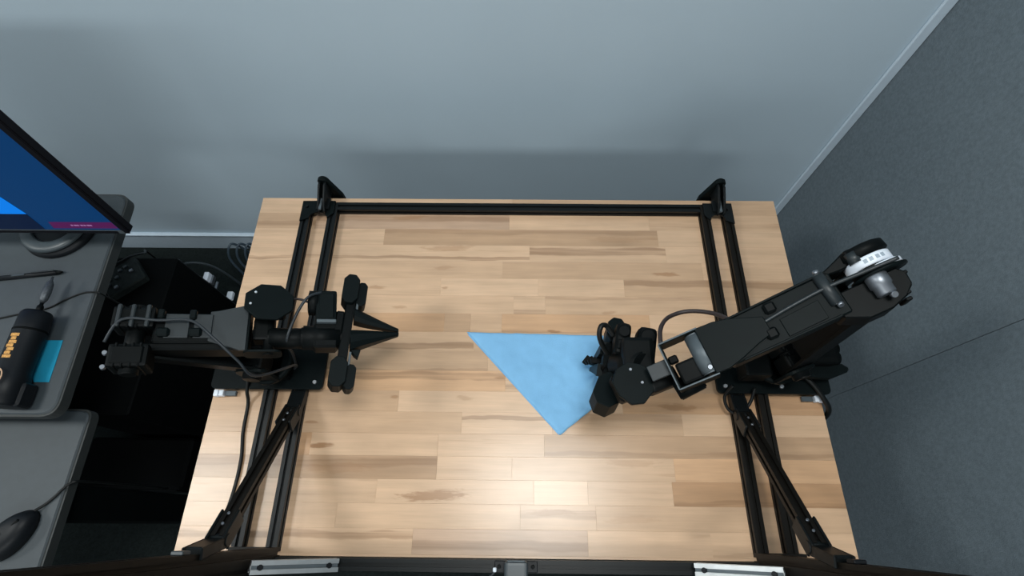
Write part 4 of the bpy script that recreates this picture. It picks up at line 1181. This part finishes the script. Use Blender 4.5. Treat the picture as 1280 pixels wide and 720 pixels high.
# ------------------------------------------------------------------ computer and clutter on the floor
pc = thing('computer_tower', (-1.09, 0.55, FL), 'matt black computer tower on the floor with cables in its back', 'computer')
ZT = -0.30
MB().box((-1.0975, 0.528, (FL + ZT) / 2 + 0.006), (0.205, 0.456, ZT - FL - 0.012), 0.004).build('case', 'void_black', pc)
MB().box((-1.0975, 0.7575, (FL + ZT) / 2), (0.196, 0.004, ZT - FL - 0.03), 0.001).build('back_panel', 'arm_grey', pc)
for y in (0.34, 0.71):
    MB().box((-1.0975, y, FL + 0.006), (0.19, 0.03, 0.012), 0.001).build('foot', 'void_black', pc)
for x, z, w, h in ((-1.004, -0.470, 0.016, 0.022), (-1.000, -0.490, 0.014, 0.018), (-1.008, -0.535, 0.008, 0.010), (-1.004, -0.620, 0.020, 0.016), (-1.004, -0.690, 0.016, 0.014), (-1.015, -0.705, 0.010, 0.012)):
    MB().box((x, 0.774, z), (w, 0.030, h), 0.002).build('connector', 'white_plastic' if w > 0.015 else 'horn', pc)
lead('ribbon_cable', [(-1.122, 0.79, -0.46), (-1.10, 0.835, -0.49), (-1.055, 0.85, -0.53), (-1.020, 0.846, -0.60), (-1.005, 0.845, -0.738)], 0.0045, 'base_grey', 'grey cable drooping from the back of the computer tower')
for k in range(3):
    dx = 0.030 * k
    lead('patch_cable', [(-0.985 + dx, 0.865, -0.737), (-0.995 + dx, 0.875, -0.66), (-1.020 + dx, 0.905, -0.585), (-1.005 + dx, 0.940, -0.545), (-0.985 + dx, 0.950, -0.60), (-0.975 + dx, 0.955, -0.737)], 0.0042, 'blue_cable',
         ['slate blue patch cable loop nearest the tower', 'middle loop of the three slate blue patch cables', 'slate blue patch cable loop closest to the workbench'][k])
# small hub with plugs standing on the tower
hub = thing('cable_hub', (-1.13, 0.70, ZT), 'small dark square hub with tiny pale plugs beside the desk edge', 'hub')
RH = Matrix.Translation((-1.118, 0.680, ZT + 0.0125)) @ Matrix.Rotation(math.radians(40), 4, 'Z')
MB().box((0, 0, 0), (0.105, 0.085, 0.025), 0.003, M=RH).build('hub_body', 'hub_grey', hub)
for px, py, q in ((-0.036, -0.006, 'base_grey'), (-0.030, 0.012, 'base_grey'), (-0.010, 0.004, 'base_grey'), (0.006, 0.020, 'base_grey'), (0.030, 0.000, 'horn'), (0.022, 0.022, 'base_grey'), (-0.022, -0.024, 'horn')):
    MB().box((px, py, 0.015), (0.010, 0.008, 0.007), 0.001, M=RH).build('plug', q, hub)
lead('hub_cable', [(-1.169, 0.708, -0.27), (-1.133, 0.7237, -0.268), (-1.122, 0.756, -0.29), (-1.178, 0.825, -0.40), (-1.34, 0.94, -0.60), (-1.36, 0.95, -0.735)], 0.0032, 'rubber', 'black cable rising over the small square hub')
ps = thing('power_unit', (-1.16, 0.215, FL), 'low black power unit on the floor under the side desk corner', 'power unit')
MB().box((-1.16, 0.215, FL + 0.070), (0.32, 0.150, 0.120), 0.008).build('case', 'void_black', ps)
MB().box((-1.16, 0.1385, FL + 0.070), (0.28, 0.006, 0.090), 0.002).build('front_panel', 'arm_black', ps)
MB().box((-1.285, 0.1345, FL + 0.095), (0.045, 0.003, 0.014), 0.001).build('rating_strip', 'base_grey', ps, 'small pale strip on the front')
MB().box((-1.16, 0.215, FL + 0.005), (0.28, 0.12, 0.010), 0.001).build('foot', 'void_black', ps)
